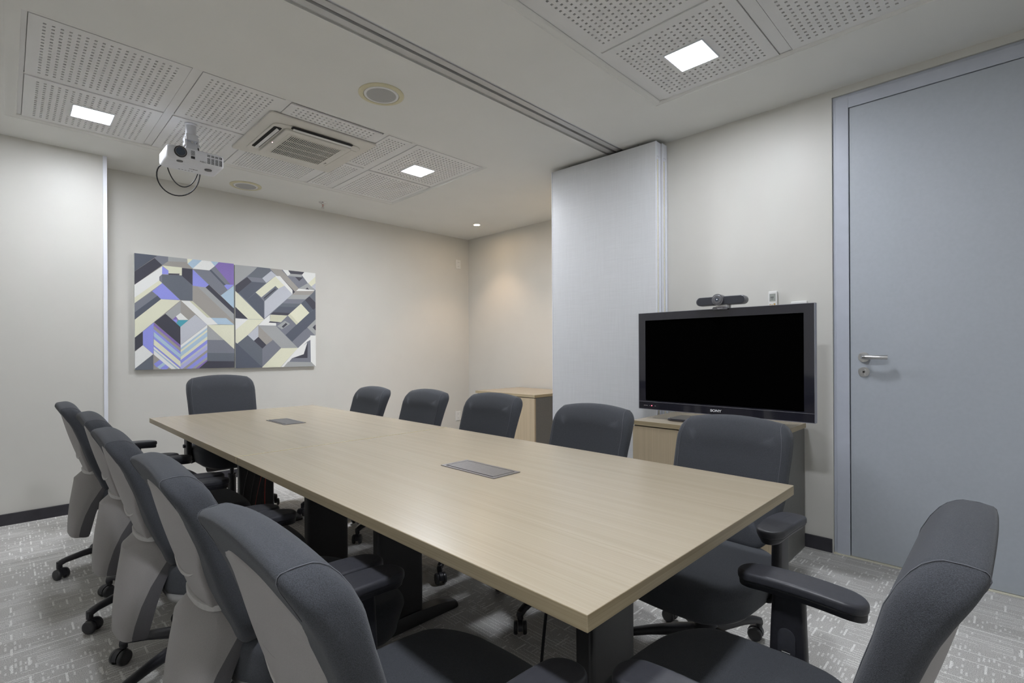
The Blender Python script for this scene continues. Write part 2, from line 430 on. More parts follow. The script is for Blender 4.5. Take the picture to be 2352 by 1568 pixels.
# door
door = thing('door_1', 'tall light grey flush door in matching frame', 'door', (XR, DY1, 0)); door['kind'] = 'structure'
def L(x, y, z): return (x-XR, y-DY1, z)
def lbox(m_, x0, x1, y0, y1, z0, z1, mat=None): m_.box(x0-XR, x1-XR, y0-DY1, y1-DY1, z0, z1, mat)
fm = MB()
lbox(fm, XR+.012, XR+.09, .692, .7165, 0, 2.5695); lbox(fm, XR+.012, XR+.09, DY0+.0005, DY0+.03, 0, 2.5695); lbox(fm, XR+.012, XR+.09, DY0+.03, .692, 2.545, 2.5695)
lbox(fm, XR+.002, XR+.09, .6385, .700, 0, 2.553); lbox(fm, XR+.002, XR+.09, DY0+.02, DY0+.08, 0, 2.553); lbox(fm, XR+.002, XR+.09, DY0+.08, .6385, 2.489, 2.553)
fm.build('door_frame', 'frame_paint', door, smooth=0, bevel=.0015)
fb = MB(); lbox(fb, XR+.05, XR+.10, DY0+.05, .66, .0, 2.50); fb.build('door_rebate', 'void_black', door, smooth=0)
lf = MB(); lbox(lf, XR+.006, XR+.045, DY0+.084, .634, .006, 2.485)
leaf = lf.build('door_leaf', 'door_paint', door, smooth=0, bevel=.001)
th = MB(); lbox(th, XR-.012, XR+.05, DY0+.0, .716, .0002, .004); th.build('door_threshold', 'cream_seal', door, smooth=0)
h = MB()
xs_ = XR+.006
h.cyl(L(xs_-.007, .572, 1.106), .0265, .007, 28, axis='x')
h.tube([L(xs_-.006, .572, 1.106), L(xs_-.042, .572, 1.106), L(xs_-.052, .566, 1.106), L(xs_-.055, .552, 1.106)], [.009, .009, .010, .011], 14)
h.tube([L(xs_-.055, .556, 1.106), L(xs_-.056, .53, 1.106), L(xs_-.053, .495, 1.106), L(xs_-.046, .462, 1.106)], [.011, .0125, .0125, .0125], 14, flat=1.0)
h.build('door_handle', 'satin_steel', door)
k = MB(); k.cyl(L(xs_-.007, .572, 1.026), .0265, .007, 28, axis='x'); k.cyl(L(xs_-.013, .572, 1.031), .010, .008, 20, axis='x'); k.box(xs_-.013-XR, xs_-.005-XR, .567-DY1, .577-DY1, 1.008, 1.03)
k.build('lock', 'satin_steel', door)

# ceiling track of the folding partition
trk = thing('ceiling_track', 'aluminium double ceiling track running towards the folded partition', 'track', (1.3, 2.07, CZ))
def tb(m_, x0, x1, y0, y1, z0, z1, mat=None): m_.box(x0-1.3, x1-1.3, y0-2.07, y1-2.07, z0-CZ, z1-CZ, mat)
r_ = MB()
tb(r_, XL+.01, XR-.12, 2.079, 2.118, CZ-.001, CZ+.06); tb(r_, XL+.01, XR-.12, 2.120, 2.1235, CZ-.001, CZ+.03)
tb(r_, XL+.01, XR-.12, 2.021, 2.058, CZ-.001, CZ+.06)
r_.build('rail', 'track_metal', trk, smooth=0)
r_ = MB(); tb(r_, XL+.01, XR-.12, 2.006, 2.019, CZ+.004, CZ+.05); r_.build('side_profile', 'aluminium', trk, smooth=0)
r_ = MB(); tb(r_, XL+.01, XR-.12, 2.058, 2.079, CZ+.02, CZ+.06); tb(r_, XL+.01, XR-.12, 2.1235, 2.141, CZ+.03, CZ+.05); tb(r_, XL+.01, XR-.12, 2.019, 2.021, CZ+.01, CZ+.05)
r_.build('slot', 'track_dark', trk, smooth=0)

# ------------------------------------------------------------------ perforated tiles
def tile(x0, x1, y0, y1, nx, ny, label, group, cut=None, mx=.055, my=.055, hole=.0115, light=None, grp=None):
    t_ = MB()
    def axis_cuts(a, b_, n, m_):
        c = [a]; step = (b_-a-2*m_)/max(1, n-1); h = []
        for i in range(n):
            p = a+m_+i*step; c += [p-hole/2, p+hole/2]; h.append(p)
        return sorted(c+[b_]), h
    xs, hx = axis_cuts(x0, x1, nx, mx); ys, hy = axis_cuts(y0, y1, ny, my)
    # vertices shared
    idx = {}
    def V(i, j, top=0):
        key = (i, j, top)
        if key not in idx:
            idx[key] = len(t_.v); t_.v.append((xs[i]-x0, ys[j]-y0, 0 if not top else .009))
        return idx[key]
    t_.slot(None)
    def skip(i, j):
        cx, cy = (xs[i]+xs[i+1])/2, (ys[j]+ys[j+1])/2
        return cut and cut[0] < cx < cut[1] and cut[2] < cy < cut[3]
    for i in range(len(xs)-1):
        for j in range(len(ys)-1):
            if skip(i, j): continue
            if cut and xs[i+1] > cut[0]-.004 and xs[i] < cut[1]+.004 and ys[j+1] > cut[2]-.004 and ys[j] < cut[3]+.004: continue
            ishole = (i % 2 == 1) and (j % 2 == 1)
            if not ishole:
                t_.f.append((V(i, j), V(i, j+1), V(i+1, j+1), V(i+1, j))); t_.m.append(0)
            else:
                a, b_, c, d = (i, j), (i+1, j), (i+1, j+1), (i, j+1)
                for p, q in ((a, b_), (b_, c), (c, d), (d, a)):
                    t_.f.append((V(*p), V(*q), V(*q, 1), V(*p, 1))); t_.m.append(0)
    W, H = x1-x0, y1-y0
    if cut:
        # plain margin of the board around the lamp
        gx = [x for x in xs if x <= cut[0]-.004][-1], [x for x in xs if x >= cut[1]+.004][0]
        gy = [y for y in ys if y <= cut[2]-.004][-1], [y for y in ys if y >= cut[3]+.004][0]
        for a_, b2_, c_, d_ in cells(gx[0], gx[1], gy[0], gy[1], [cut]): t_.poly([(a_-x0, c_-y0, 0), (a_-x0, d_-y0, 0), (b2_-x0, d_-y0, 0), (b2_-x0, c_-y0, 0)])
    t_.poly([(0, 0, 0), (W, 0, 0), (W, 0, .009), (0, 0, .009)]); t_.poly([(W, 0, 0), (W, H, 0), (W, H, .009), (W, 0, .009)])
    t_.poly([(W, H, 0), (0, H, 0), (0, H, .009), (W, H, .009)]); t_.poly([(0, H, 0), (0, 0, 0), (0, 0, .009), (0, H, .009)])
    # dark fleece on the back of the board
    t_.poly([(0, 0, .010), (W, 0, .010), (W, H, .010), (0, H, .010)], 'fleece')
    o = t_.build('ceiling_tile', 'tile_paint', None, smooth=0)
    o.location = (x0*KT, y0*KT, TZ); o.scale = (KT, KT, 1)
    return tag(o, label, 'ceiling tile', grp)
noisy('fleece', (.10, .098, .088), .95, nscale=200, namt=.2)
LC = [(.075, .700), (.752, 1.180), (1.222, 1.845), (1.886, 2.072), (2.120, 2.752)]
LR = [(3.065, 3.742), (3.765, 4.425)]
tile(*LC[0], *LR[0], 18, 18, 'perforated ceiling tile at the outer left corner, above the camera side of the glowing one', None)
tile(*LC[0], *LR[1], 18, 18, 'perforated ceiling tile holding the leftmost square light', None, cut=(.288, .492, 4.001, 4.205))
tile(*LC[1], *LR[0], 12, 18, 'perforated ceiling tile between the leftmost tile and the air conditioner, nearer the camera', None)
tile(*LC[1], *LR[1], 12, 18, 'perforated ceiling tile that the projector pipe comes through', None)
tile(*LC[2], 3.085, 3.25, 18, 4, 'narrow perforated ceiling strip in front of the air conditioner', None, my=.03)
tile(*LC[2], 4.03, 4.425, 26, 12, 'perforated ceiling tile strip behind the air conditioner, nearest the back speaker', None, my=.04)
tile(*LC[3], *LR[0], 6, 18, 'narrow perforated ceiling tile right of the air conditioner, nearer the camera', None, mx=.03)
tile(*LC[3], *LR[1], 6, 18, 'narrow perforated ceiling tile right of the air conditioner, nearer the back wall', None, mx=.03)
tile(*LC[4], 3.065, 3.755, 18, 18, 'perforated ceiling tile holding the middle square light', None, cut=(2.316, 2.520, 3.393, 3.597))
tile(*LC[4], 3.775, 4.425, 18, 18, 'perforated ceiling tile at the corner beyond the middle square light', None)
RCx = [(.10, .75), (.80, 1.43), (1.50, 2.118), (2.133, 2.790)]
tile(*RCx[3], .835, 1.465, 18, 18, 'perforated ceiling tile around the right square light', None, cut=(2.368, 2.572, 1.051, 1.255))
tile(*RCx[2], .835, 1.465, 18, 18, 'perforated ceiling tile left of the right square light', None)
tile(*RCx[3], .14, .772, 18, 18, 'perforated ceiling tile nearest the door, across the flat rail from the right light', None)
tile(*RCx[2], .14, .772, 18, 18, 'perforated ceiling tile at the top edge of the photo', None)
# grid bars of the suspended tiles
gr = thing('ceiling_grid', 'white flat rails carrying the perforated tiles around the air conditioner', 'ceiling grid', (1.4*KT, 3.7*KT, TZ)); gr.scale = (KT, KT, 1)
g_ = MB()
def gb(x0, x1, y0, y1, z=.004): g_.box(x0-1.4, x1-1.4, y0-3.7, y1-3.7, z, z+.012)
for x0, x1 in ((.045, .072), (.703, .749), (1.183, 1.219), (1.848, 1.883), (2.075, 2.117)): gb(x0, x1, 3.02, 4.43)
for x0, x1 in ((0.045, .703), (.749, 1.183), (1.883, 2.075), (2.117, 2.75)): gb(x0, x1, 3.743, 3.764, .006)
gb(.03, 2.79, 3.02, 3.062)
g_.build('rail', 'tile_paint', gr, smooth=0)
gr2 = thing('ceiling_grid', 'white flat rails carrying the perforated tiles at upper right', 'ceiling grid', (1.4*KT, .8*KT, TZ)); gr2.scale = (KT, KT, 1)
g_ = MB()
def gb2(x0, x1, y0, y1, z=.004): g_.box(x0-1.4, x1-1.4, y0-.8, y1-.8, z, z+.012)
gb2(.08, 2.79, .776, .831); gb2(.08, 2.79, 1.467, 1.50); gb2(0.08, 2.79, .10, .137)
for x0, x1 in ((1.44, 1.497), (2.119, 2.132), (.752, .798), (.08, .097)): gb2(x0, x1, .137, .776, .006); gb2(x0, x1, .831, 1.467, .006)
g_.build('rail', 'tile_paint', gr2, smooth=0)
# plain blank board over the part of the recess above the camera
# (continues the ceiling there, out of the picture)
b_ = MB()
for a_, b2_, c_, d_ in cells(.10, .748, .14, .772, [(.318, .522, .378, .582)]): b_.box(a_, b2_, c_, d_, TZ, TZ+.01)
b_.box(.10, .11, .14, .15, TZ, TZ+.01); b_.box(.80, 1.438, .14, .772, TZ, TZ+.01); b_.box(.10, .748, .835, 1.465, TZ, TZ+.01); b_.box(.80, 1.438, .835, 1.465, TZ, TZ+.01)
struct(b_.build('trim_2', 'tile_paint', smooth=0)).scale = (KT, KT, 1)

# ------------------------------------------------------------------ lights
def led(xc, yc, label, face='led_face'):
    t = thing('square_ceiling_light', label, 'ceiling light', (xc*KT, yc*KT, TZ), 0, 'square LED panels in the ceiling'); t.scale = (KT, KT, 1)
    m_ = MB()
    for a, b2, c, d in cells(-.1015, .1015, -.1015, .1015, [(-.096, .096, -.096, .096)]): m_.box(a, b2, c, d, -.0055, .0095)  # lip added below the diffuser, keeps grazing light off the recess edges
    m_.build('frame', 'white_trim', t, smooth=0)
    m_ = MB(); m_.box(-.096, .096, -.096, .096, -.001, .0085); m_.build('diffuser', face, t, smooth=0)
led(.390, 4.103, 'glowing square light in the ceiling left of the projector')
led(2.418, 3.495, 'glowing square light in the ceiling right of the air conditioner', 'led_face_middle')
led(2.470, 1.153, 'largest glowing square light, in the ceiling near the door')
led(.42, .48, 'square ceiling light above the camera', 'led_face_near')

sp = thing('recessed_spotlight', 'tiny warm halogen spotlight in the ceiling near the far corner', 'spotlight', (3.85, 4.39, CZ))
m_ = MB(); m_.lathe((0, 0, 0), [(.045, -.003), (.045, 0), (.034, .0), (.034, -.003)], 28, None, False); m_.v; m_.rings([[(r*math.cos(2*PI*j/28), r*math.sin(2*PI*j/28), -.003) for j in range(28)] for r in (.034, .045)], None, False, False); m_.build('rim', 'white_plastic', sp)
m_ = MB(); m_.cyl((0, 0, -.0015), .034, .001, 24); m_.build('lamp', 'halogen_face', sp)
def spot(x, y, z, W, ang, col, name):
    l = bpy.data.lights.new(name, 'SPOT'); l.energy = W; l.spot_size = math.radians(ang); l.spot_blend = .7; l.color = col; l.shadow_soft_size = .03
    o = bpy.data.objects.new(name, l); COL.objects.link(o); o.location = (x, y, z); return o
spot(3.85, 4.39, CZ-.03, SPOT_W*1.3, 95, (1., .72, .48), 'halogen_beam')
# its twin over the far cabinet, hidden behind the folded partition
sp2 = thing('recessed_spotlight', 'recessed halogen spotlight hidden behind the folded partition', 'spotlight', (3.95, 3.05, CZ))
m_ = MB(); m_.cyl((0, 0, -.003), .045, .002, 28); m_.build('rim', 'white_plastic', sp2); m_ = MB(); m_.cyl((0, 0, -.005), .034, .002, 24); m_.build('lamp', 'halogen_face', sp2)
spot(3.95, 3.05, CZ-.03, SPOT_W*1.3, 95, (1., .72, .48), 'halogen_beam')

# speakers
def speaker(x, y, label):
    t = thing('ceiling_speaker', label, 'ceiling speaker', (x, y, CZ), 0, 'round speakers in the ceiling')
    m_ = MB(); n = 48
    m_.rings([[(r*math.cos(2*PI*j/n), r*math.sin(2*PI*j/n), z) for j in range(n)] for r, z in ((.126, 0), (.126, -.004), (.118, -.008), (.100, -.008), (.098, -.004), (.098, .0))], None, False, False)
    m_.build('rim', 'speaker_rim', t)
    m_ = MB(); m_.rings([[(r*math.cos(2*PI*j/n), r*math.sin(2*PI*j/n), z) for j in range(n)] for r, z in ((.0965, -.001), (.0955, -.007), (.088, -.009), (.082, -.008))], None, False, False)
    m_.build('grille_ring', 'tile_paint', t)
    m_ = MB(); m_.rings([[(r*math.cos(2*PI*j/n), r*math.sin(2*PI*j/n), z) for j in range(n)] for r, z in ((.082, -.008), (.05, -.0095), (.01, -.010))], None, False, True)
    m_.build('grille', 'speaker_grille', t)
speaker(1.510, 2.537, 'large round ceiling speaker with yellowed rim near the partition track')
speaker(1.490, 4.765, 'round ceiling speaker with yellowed rim close to the back wall')

# sprinkler
t = thing('fire_sprinkler', 'small chrome fire sprinkler under the ceiling by the back wall', 'sprinkler', (2.190, 4.776, CZ))
m_ = MB(); m_.lathe((0, 0, 0), [(.038, 0), (.038, -.002), (.028, -.008), (.012, -.009)], 28); m_.build('escutcheon', 'chrome', t)
m_ = MB(); m_.cyl((0, 0, -.022), .010, .014, 14); m_.tube([(-.008, 0, -.02), (-.013, 0, -.033), (-.004, 0, -.048)], .0025, 6); m_.tube([(.008, 0, -.02), (.013, 0, -.033), (.004, 0, -.048)], .0025, 6)
m_.cyl((0, 0, -.052), .006, .006, 10); m_.cyl((0, 0, -.055), .015, .0018, 16); m_.build('head', 'chrome', t)
m_ = MB(); m_.cyl((0, 0, -.046), .0028, .026, 8); m_.build('glass_bulb', 'cable_red', t)

# air conditioner
ac = thing('air_conditioner', 'square ceiling cassette air conditioner with grille and open louvre slots', 'air conditioner', (1.53*KT, 3.64*KT, TZ)); ac.scale = (KT, KT, 1)
ox, oy = 1.53, 3.64
m_ = MB(); pillow(m_, .368, .388, .02, .006, .003, plane='xy', n=3); m_.xf(Matrix.Translation((0, 0, -.006))); m_.build('base_plate', 'ac_plastic', ac)
m_ = MB(); pillow(m_, .307, .297, .055, .005, .004, plane='xy', n=8); m_.xf(Matrix.Translation((1.537-ox, 3.66-oy, -.014))); m_.build('trim_frame', 'ac_plastic', ac)
m_ = MB(); pillow(m_, .236, .262, .03, .010, .006, plane='xy', n=6); m_.xf(Matrix.Translation((1.545-ox, 3.655-oy, -.024))); m_.build('body', 'ac_plastic', ac)
sl = MB()
def abox(m2, x0, x1, y0, y1, z0, z1, mat=None): m2.box(x0-ox, x1-ox, y0-oy, y1-oy, z0, z1, mat)
def slotbox(x0, x1, y0, y1):
    pillow(sl, (x1-x0)/2, (y1-y0)/2, .012, .0008, .0003, plane='xy', n=4)
n0 = 0
for (x0, x1, y0, y1) in ((1.245, 1.296, 3.42, 3.86), (1.335, 1.765, 3.345, 3.386)):
    i0 = len(sl.v); slotbox(x0, x1, y0, y1); sl.xf(Matrix.Translation(((x0+x1)/2-ox, (y0+y1)/2-oy, -.0195)), i0)
sl.build('air_outlet', 'void_black', ac)
for nm, (x0, x1, y0, y1, axd) in {'louvre_left': (1.262, 1.280, 3.43, 3.85, 0), 'louvre_near': (1.345, 1.755, 3.360, 3.374, 1)}.items():
    lm = MB(); lm.box(-(x1-x0)/2, (x1-x0)/2, -(y1-y0)/2, (y1-y0)/2, -.001, .001)
    ang = math.radians(28)
    lm.xf((Matrix.Translation(((x0+x1)/2-ox, (y0+y1)/2-oy, -.030)) @ Matrix.Rotation(ang if axd == 0 else -ang, 4, 'Y' if axd == 0 else 'X')))
    lm.build('louvre', 'white_plastic', ac, smooth=0)
for (x0, x1, y0, y1) in ((1.795, 1.835, 3.44, 3.88), (1.335, 1.765, 3.925, 3.950)):
    lm = MB(); abox(lm, x0, x1, y0, y1, -.0215, -.019); lm.build('louvre', 'speaker_rim' if 0 else 'ac_plastic', ac, smooth=0, bevel=.001)
gm = MB(); abox(gm, 1.345, 1.750, 3.438, 3.860, -.0352, -.0335); gm.build('grille_panel', 'ac_plastic', ac, smooth=0, bevel=.001)
gm = MB(); abox(gm, 1.368, 1.722, 3.458, 3.838, -.0358, -.0350); gb_ = gm.build('intake', 'void_black', ac, smooth=0)
gm = MB(); ns = 27
for i in range(ns+1):
    x = 1.368 + (1.722-1.368)*i/ns
    abox(gm, x-.0028, x+.0028, 3.458, 3.838, -.0385, -.0355)
for y in (3.458, 3.553, 3.648, 3.743, 3.838): abox(gm, 1.366, 1.724, y-.003, y+.003, -.0392, -.0355)
gm.build('grille', 'ac_plastic', ac, smooth=0)
gm = MB(); gm.cyl((1.755-ox, 3.78-oy, -.0347), .009, .001, 16); gm.build('badge', 'logo_grey', ac)
text_mesh('LG', .012, 'badge_lettering', 'logo_grey', ac, (1.755-ox, 3.80-oy, -.0345), (PI, 0, PI/2))
gm = MB(); gm.cyl((1.318-ox, 3.66-oy, -.0352), .003, .0015, 10); gm.build('indicator_light', 'pink_led', ac)

# ------------------------------------------------------------------ projector
PX, PY, PZ = .850, 3.745, 2.382
pj = thing('projector', 'white ceiling projector with dark lens hanging on a short pipe', 'projector', (PX, PY, TZ))
def pl(p): return (p[0]-PX, p[1]-PY, p[2]-TZ)
m_ = MB()
W2, D2, H2 = .158, .118, .042
rg = []
for zz, ins in ((-H2, .016), (-H2+.004, .006), (-H2+.014, .0), (H2-.016, .0), (H2-.005, .005), (H2, .014)):
    ring = []
    ol, R = rrect(W2-ins, D2-ins, .028, 6)
    for cx, cy, nx, ny in ol: ring.append((cx+nx*R+PX-PX, cy+ny*R, zz+(PZ-TZ)))
    rg.append(ring)
m_.rings(rg); m_.build('body', 'projector_white', pj, smooth=40)
fy = -D2; cz = PZ-TZ
m_ = MB(); m_.cyl((-.088, fy-.009, cz+.004), .034, .02, 32, axis='y'); m_.build('lens_ring', 'cable_black', pj)
m_ = MB(); m_.cyl((-.088, fy-.0105, cz+.004), .024, .004, 32, axis='y', r2=.026); m_.build('lens', 'lens_glass', pj)
m_ = MB(); m_.rings([[(-.088+r*math.cos(2*PI*j/32), fy-.0102, cz+.004+r*math.sin(2*PI*j/32)) for j in range(32)] for r in (.0275, .0255)], None, False, False); m_.build('lens_trim', 'tv_trim', pj)
m_ = MB()
for i in range(9): m_.box(-.032, -.010, fy-.0006, fy+.002, cz+.000+i*.0033, cz+.0013+i*.0033)
m_.build('vent_slots', 'void_black', pj, smooth=0); m_ = MB()
for b0 in range(4):
    for i in range(16):
        z0 = cz-.030+i*.0036
        if 10 <= i <= 11: continue
        m_.box(.058+b0*.0225, .075+b0*.0225, fy-.0006, fy+.002, z0, z0+.0018)
m_.build('exhaust_grille', 'void_black', pj, smooth=0)
m_ = MB(); m_.box(-.032, -.010, fy-.0008, fy+.002, cz-.022, cz-.006); m_.build('sensor_window', 'tv_gloss', pj, smooth=0)
m_ = MB()
for i in range(5): m_.box(-W2-.0006, -W2+.002, -.05+i*.0, .05, cz-.02+i*.009, cz-.016+i*.009)
m_.build('side_vent', 'speaker_grille', pj, smooth=0)
text_mesh('NEC', .012, 'front_lettering', 'logo_grey', pj, (.035, fy-.0008, cz-.028), (PI/2, 0, 0), sx=1.5)
text_mesh('NEC', .016, 'top_lettering', 'logo_grey', pj, (.015, .03, cz-H2-.0006), (PI, 0, 0), sx=1.6)
m_ = MB(); m_.cyl((.085, -.03, cz-H2-.006), .020, .008, 20, r2=.022); m_.build('foot', 'logo_grey', pj)
m_ = MB(); m_.cyl((-.085, -.085, cz-H2-.004), .017, .006, 20); m_.build('zoom_dial', 'logo_grey', pj)
m_ = MB()
for i in range(5): m_.box(-.06+i*.018, -.05+i*.018, .075, .079, cz-H2-.001, cz-H2+.001)
m_.build('buttons', 'logo_grey', pj, smooth=0)
m_ = MB(); m_.lathe((0, .025, 0), [(.036, .01), (.036, -.008), (.031, -.012), (.030, -.083), (.026, -.088)], 32); m_.build('ceiling_pipe', 'aluminium', pj)
m_ = MB(); m_.box(-.034, .034, -.006, .056, -.135, -.095); 
m_.box(-.040, -.034, .0, .05, -.168, -.115); m_.box(.034, .040, .0, .05, -.168, -.115)
m_.xf(Matrix.Translation((0, 0, .022))); m_.build('bracket', 'aluminium', pj, smooth=0, bevel=.003)
m_ = MB(); m_.rings([[(-.020, .012, -.116), (.020, .012, -.116), (.020, .04, -.116), (-.020, .04, -.116)], [(-.045, -.01, cz+H2+.001), (.045, -.01, cz+H2+.001), (.045, .06, cz+H2+.001), (-.045, .06, cz+H2+.001)]]); m_.build('mount_plate', 'aluminium', pj, smooth=0, bevel=.002)
m_ = MB()
for s_ in (-1, 1):
    m_ = MB(); m_.cyl((s_*.044, .025, -.126), .007, .006, 12, axis='x'); m_.build('bolt', 'chrome', pj)
m_ = MB(); m_.cyl((0, -.012, -.126), .007, .006, 12, axis='y'); m_.build('bolt', 'chrome', pj)
m_ = MB(); m_.tube([(.028, .02, -.08), (.040, .03, -.13), (.055, .045, -.18), (.062, .06, cz+H2-.002)], .004, 8); m_.build('power_cable', 'cable_black', pj)
def bez(P, n=24):
    out = []
    for i in range(n+1):
        t_ = i/n; k = len(P)-1
        out.append(sum((Vector(P[j])*math.comb(k, j)*t_**j*(1-t_)**(k-j) for j in range(k+1)), Vector((0, 0, 0))))
    return out
m_ = MB()
m_.tube(bez([(-.145, .122, cz-.03), (-.19, .20, cz-.06), (-.16, .22, cz-.27), (.05, .19, cz-.24), (.075, .14, cz-.12), (.075, .122, cz-.02)]), .0042, 8)
m_.tube(bez([(-.110, .122, cz-.03), (-.08, .16, cz-.12), (-.01, .20, cz-.17), (.05, .18, cz-.12), (.065, .122, cz-.02)]), .0035, 8)
m_.build('video_cable', 'cable_black', pj)

# ------------------------------------------------------------------ folding partition
pp = thing('folding_partition_panel', 'pale linen textured partition panel parked by the wall, facing the table', 'partition panel', (3.165, 2.18, 0), math.radians(2.6), 'folded partition panels')
def part_panel(p, zt=2.588):
    m_ = MB(); m_.box(-.032, .032, -.447, .447, .012, zt); m_.build('leaf', 'linen_panel', p, smooth=0, bevel=.001)
    m_ = MB()
    for s_ in (-1, 1):
        m_.box(-.034, -.022, s_*.447-.0 if s_ > 0 else -.452, .452 if s_ > 0 else -.447, .012, zt)
        m_.box(.022, .034, .447 if s_ > 0 else -.452, .452 if s_ > 0 else -.447, .012, zt)
        m_.box(-.022, .022, .444 if s_ > 0 else -.4475, .4475 if s_ > 0 else -.444, .012, zt-.10)
        m_.box(-.022, .010, .447 if s_ > 0 else -.456, .456 if s_ > 0 else -.447, zt-.10, zt-.005)
    m_.build('edge_profile', 'white_trim', p, smooth=0)
    m_ = MB(); m_.box(-.010, -.002, -.452, -.447, .02, zt-.12); m_.build('seal', 'cream_seal', p, smooth=0)
part_panel(pp)
m_ = MB(); m_.cyl((-.0, .30, 2.588), .006, .03, 10); m_.box(-.012, .012, .285, .315, 2.588, 2.594); m_.cyl((0, -.30, 2.588), .006, .03, 10); m_.build('hanger', 'chrome', pp)
pp2 = thing('folding_partition_panel', 'pale partition panel pressed against the wall behind the first', 'partition panel', (3.248, 2.17, 0), math.radians(1.0), 'folded partition panels')
part_panel(pp2)

# ------------------------------------------------------------------ tables
TX0, TX1 = .626, 1.655
def table(y0, y1, label, legs, leftlabel=None):
    cx, cy = (TX0+TX1)/2, (y0+y1)/2
    t = thing('meeting_table', label, 'table', (cx, cy, 0), 0, 'conference tables pushed end to end')
    hx, hy = (TX1-TX0)/2, (y1-y0)/2
    m_ = MB(); m_.box(-hx, hx, -hy, hy, .7165, .745, mats=['oak_top', 'oak_top', 'oak_edge_x', 'oak_edge_x', 'oak_edge', 'oak_edge'])
    m_.build('tabletop', 'oak_top', t, smooth=0, bevel=.0015)
    jy, js = (hy, 1) if leftlabel else (-hy, -1)
    if legs[0] > 2 or leftlabel:
        m_ = MB(); m_.box(-hx+.0005, hx-.0005, -hy-.0008, -hy+.0022, .7170, .7455); m_.build('edge_band', 'edge_band', t, smooth=0)
    for ly in legs:
        l = ly-cy
        m_ = MB(); pillow(m_, .105, .33, .004, .025, .010, n=2, plane='yz')
        m_.xf(Matrix.Translation((1.14-cx, l, .385)) @ Matrix.Rotation(PI/2, 4, 'Z'))
        m_.box(1.14-cx-.30, 1.14-cx+.30, l-.02, l+.02, .700, .7165)
        leg = m_.build('leg', 'leg_metal', t, smooth=35)
        m_ = MB()
        pts = [(-.29, .022), (-.278, .036), (-.18, .050), (-.06, .058), (.06, .058), (.18, .050), (.278, .036), (.29, .022)]
        rg = []
        for x, z in pts:
            r = .03 if abs(x) > .285 else .034
            rg.append([(1.14-cx+x, l+sy*r, zz) for sy, zz in ((-1, .004), (1, .004), (1, z*.6), (.8, z), (-.8, z), (-1, z*.6))])
        m_.rings(rg); m_.build('foot_bar', 'leg_metal', leg, smooth=50)
    m_ = MB(); m_.box(-.02, .02, legs[0]-cy+.03, legs[1]-cy-.03, .66, .700); m_.build('crossbar', 'leg_metal', t, smooth=0)
    return t
table(.462, 2.129, 'near half of the long light oak conference table', (.78, 1.80))
table(2.1335, 3.795, 'far half of the long light oak conference table', (2.46, 3.48))
def hatch(yc, label):
    t = thing('cable_hatch', label, 'cable hatch', (1.146, yc, .745), 0, 'metal cable hatches set in the tabletops')
    m_ = MB()
    for a, b2, c, d in cells(-.0605, .0605, -.137, .137, [(-.050, .050, -.122, .122)]): m_.box(a, b2, c, d, .0003, .0022)
    m_.build('frame', 'hatch_metal', t, smooth=0)
    m_ = MB(); m_.box(-.050, .050, -.122, .122, .0002, .0005); m_.build('gap', 'void_black', t, smooth=0)
    m_ = MB(); m_.box(-.045, .047, -.119, .119, .0006, .0026); m_.build('lid', 'hatch_metal', t, smooth=0, bevel=.0006)
hatch(1.300, 'brown metal cable hatch in the middle of the near tabletop')
hatch(2.998, 'grey metal cable hatch in the middle of the far tabletop')

# cables below the table
m_ = MB(); c0 = (1.10, 3.20)
for k2, (dx, dy, amp) in enumerate(((0, 0, .03), (.035, -.02, .05), (.07, .03, .02), (-.03, .05, .04))):
    m_.tube(bez([(1.06+dx, 3.0+dy, .716), (1.06+dx+amp, 3.10+dy, .60), (1.0+dx, 3.33+dy, .35), (1.12+dx-amp, 3.30+dy, .2), (1.05+dx, 3.38, .06), (1.0+dx, 3.30+dy, .006)], 18), .0035, 6)
tag(m_.build('cable_bundle', 'cable_black'), 'black cables hanging below the far table to the carpet', 'cables')
m_ = MB()
for dx in (0, .008): m_.tube(bez([(1.19+dx, 3.34, .716), (1.20-dx, 3.36, .5), (1.10+dx*4, 3.42, .3), (1.10+dx*9, 3.36, .1), (1.05+dx*12, 3.33, .006)], 18), .003, 6)
tag(m_.build('network_cable', 'cable_red'), 'red cable hanging below the far table', 'cable')
m_ = MB(); m_.tube(bez([(1.02, .84, .716), (.98, .86, .5), (.93, .85, .25), (.90, .82, .0065)], 14), .004, 6)
tag(m_.build('power_cable', 'cable_black'), 'thin black cable beside the nearest table leg', 'cable')

# ------------------------------------------------------------------ chairs
def xr(z):      # rear face of the back shell
    P = [(.20, -.262), (.30, -.262), (.39, -.254), (.50, -.232), (.54, -.197), (.61, -.227), (.70, -.257), (.86, -.293), (.95, -.31)]
    if z <= P[0][0]: return P[0][1]
    for (a, xa), (b2, xb) in zip(P, P[1:]):
        if z <= b2: return xa+(xb-xa)*(z-a)/(b2-a)
    return P[-1][1]
def line_back(z): return -.197-.30*(z-.54)     # straight recline line of the shell
def seg(z, P):
    if z <= P[0][0]: return P[0][1]
    for (a, xa), (b2, xb) in zip(P, P[1:]):
        if z <= b2: return xa+(xb-xa)*(z-a)/(b2-a)
    return P[-1][1]
def smooth_seg(z, P):
    if z <= P[0][0]: return P[0][1]
    for (a, xa), (b2, xb) in zip(P, P[1:]):
        if z <= b2:
            t_ = (z-a)/(b2-a); t_ = t_*t_*(3-2*t_); return xa+(xb-xa)*t_
    return P[-1][1]

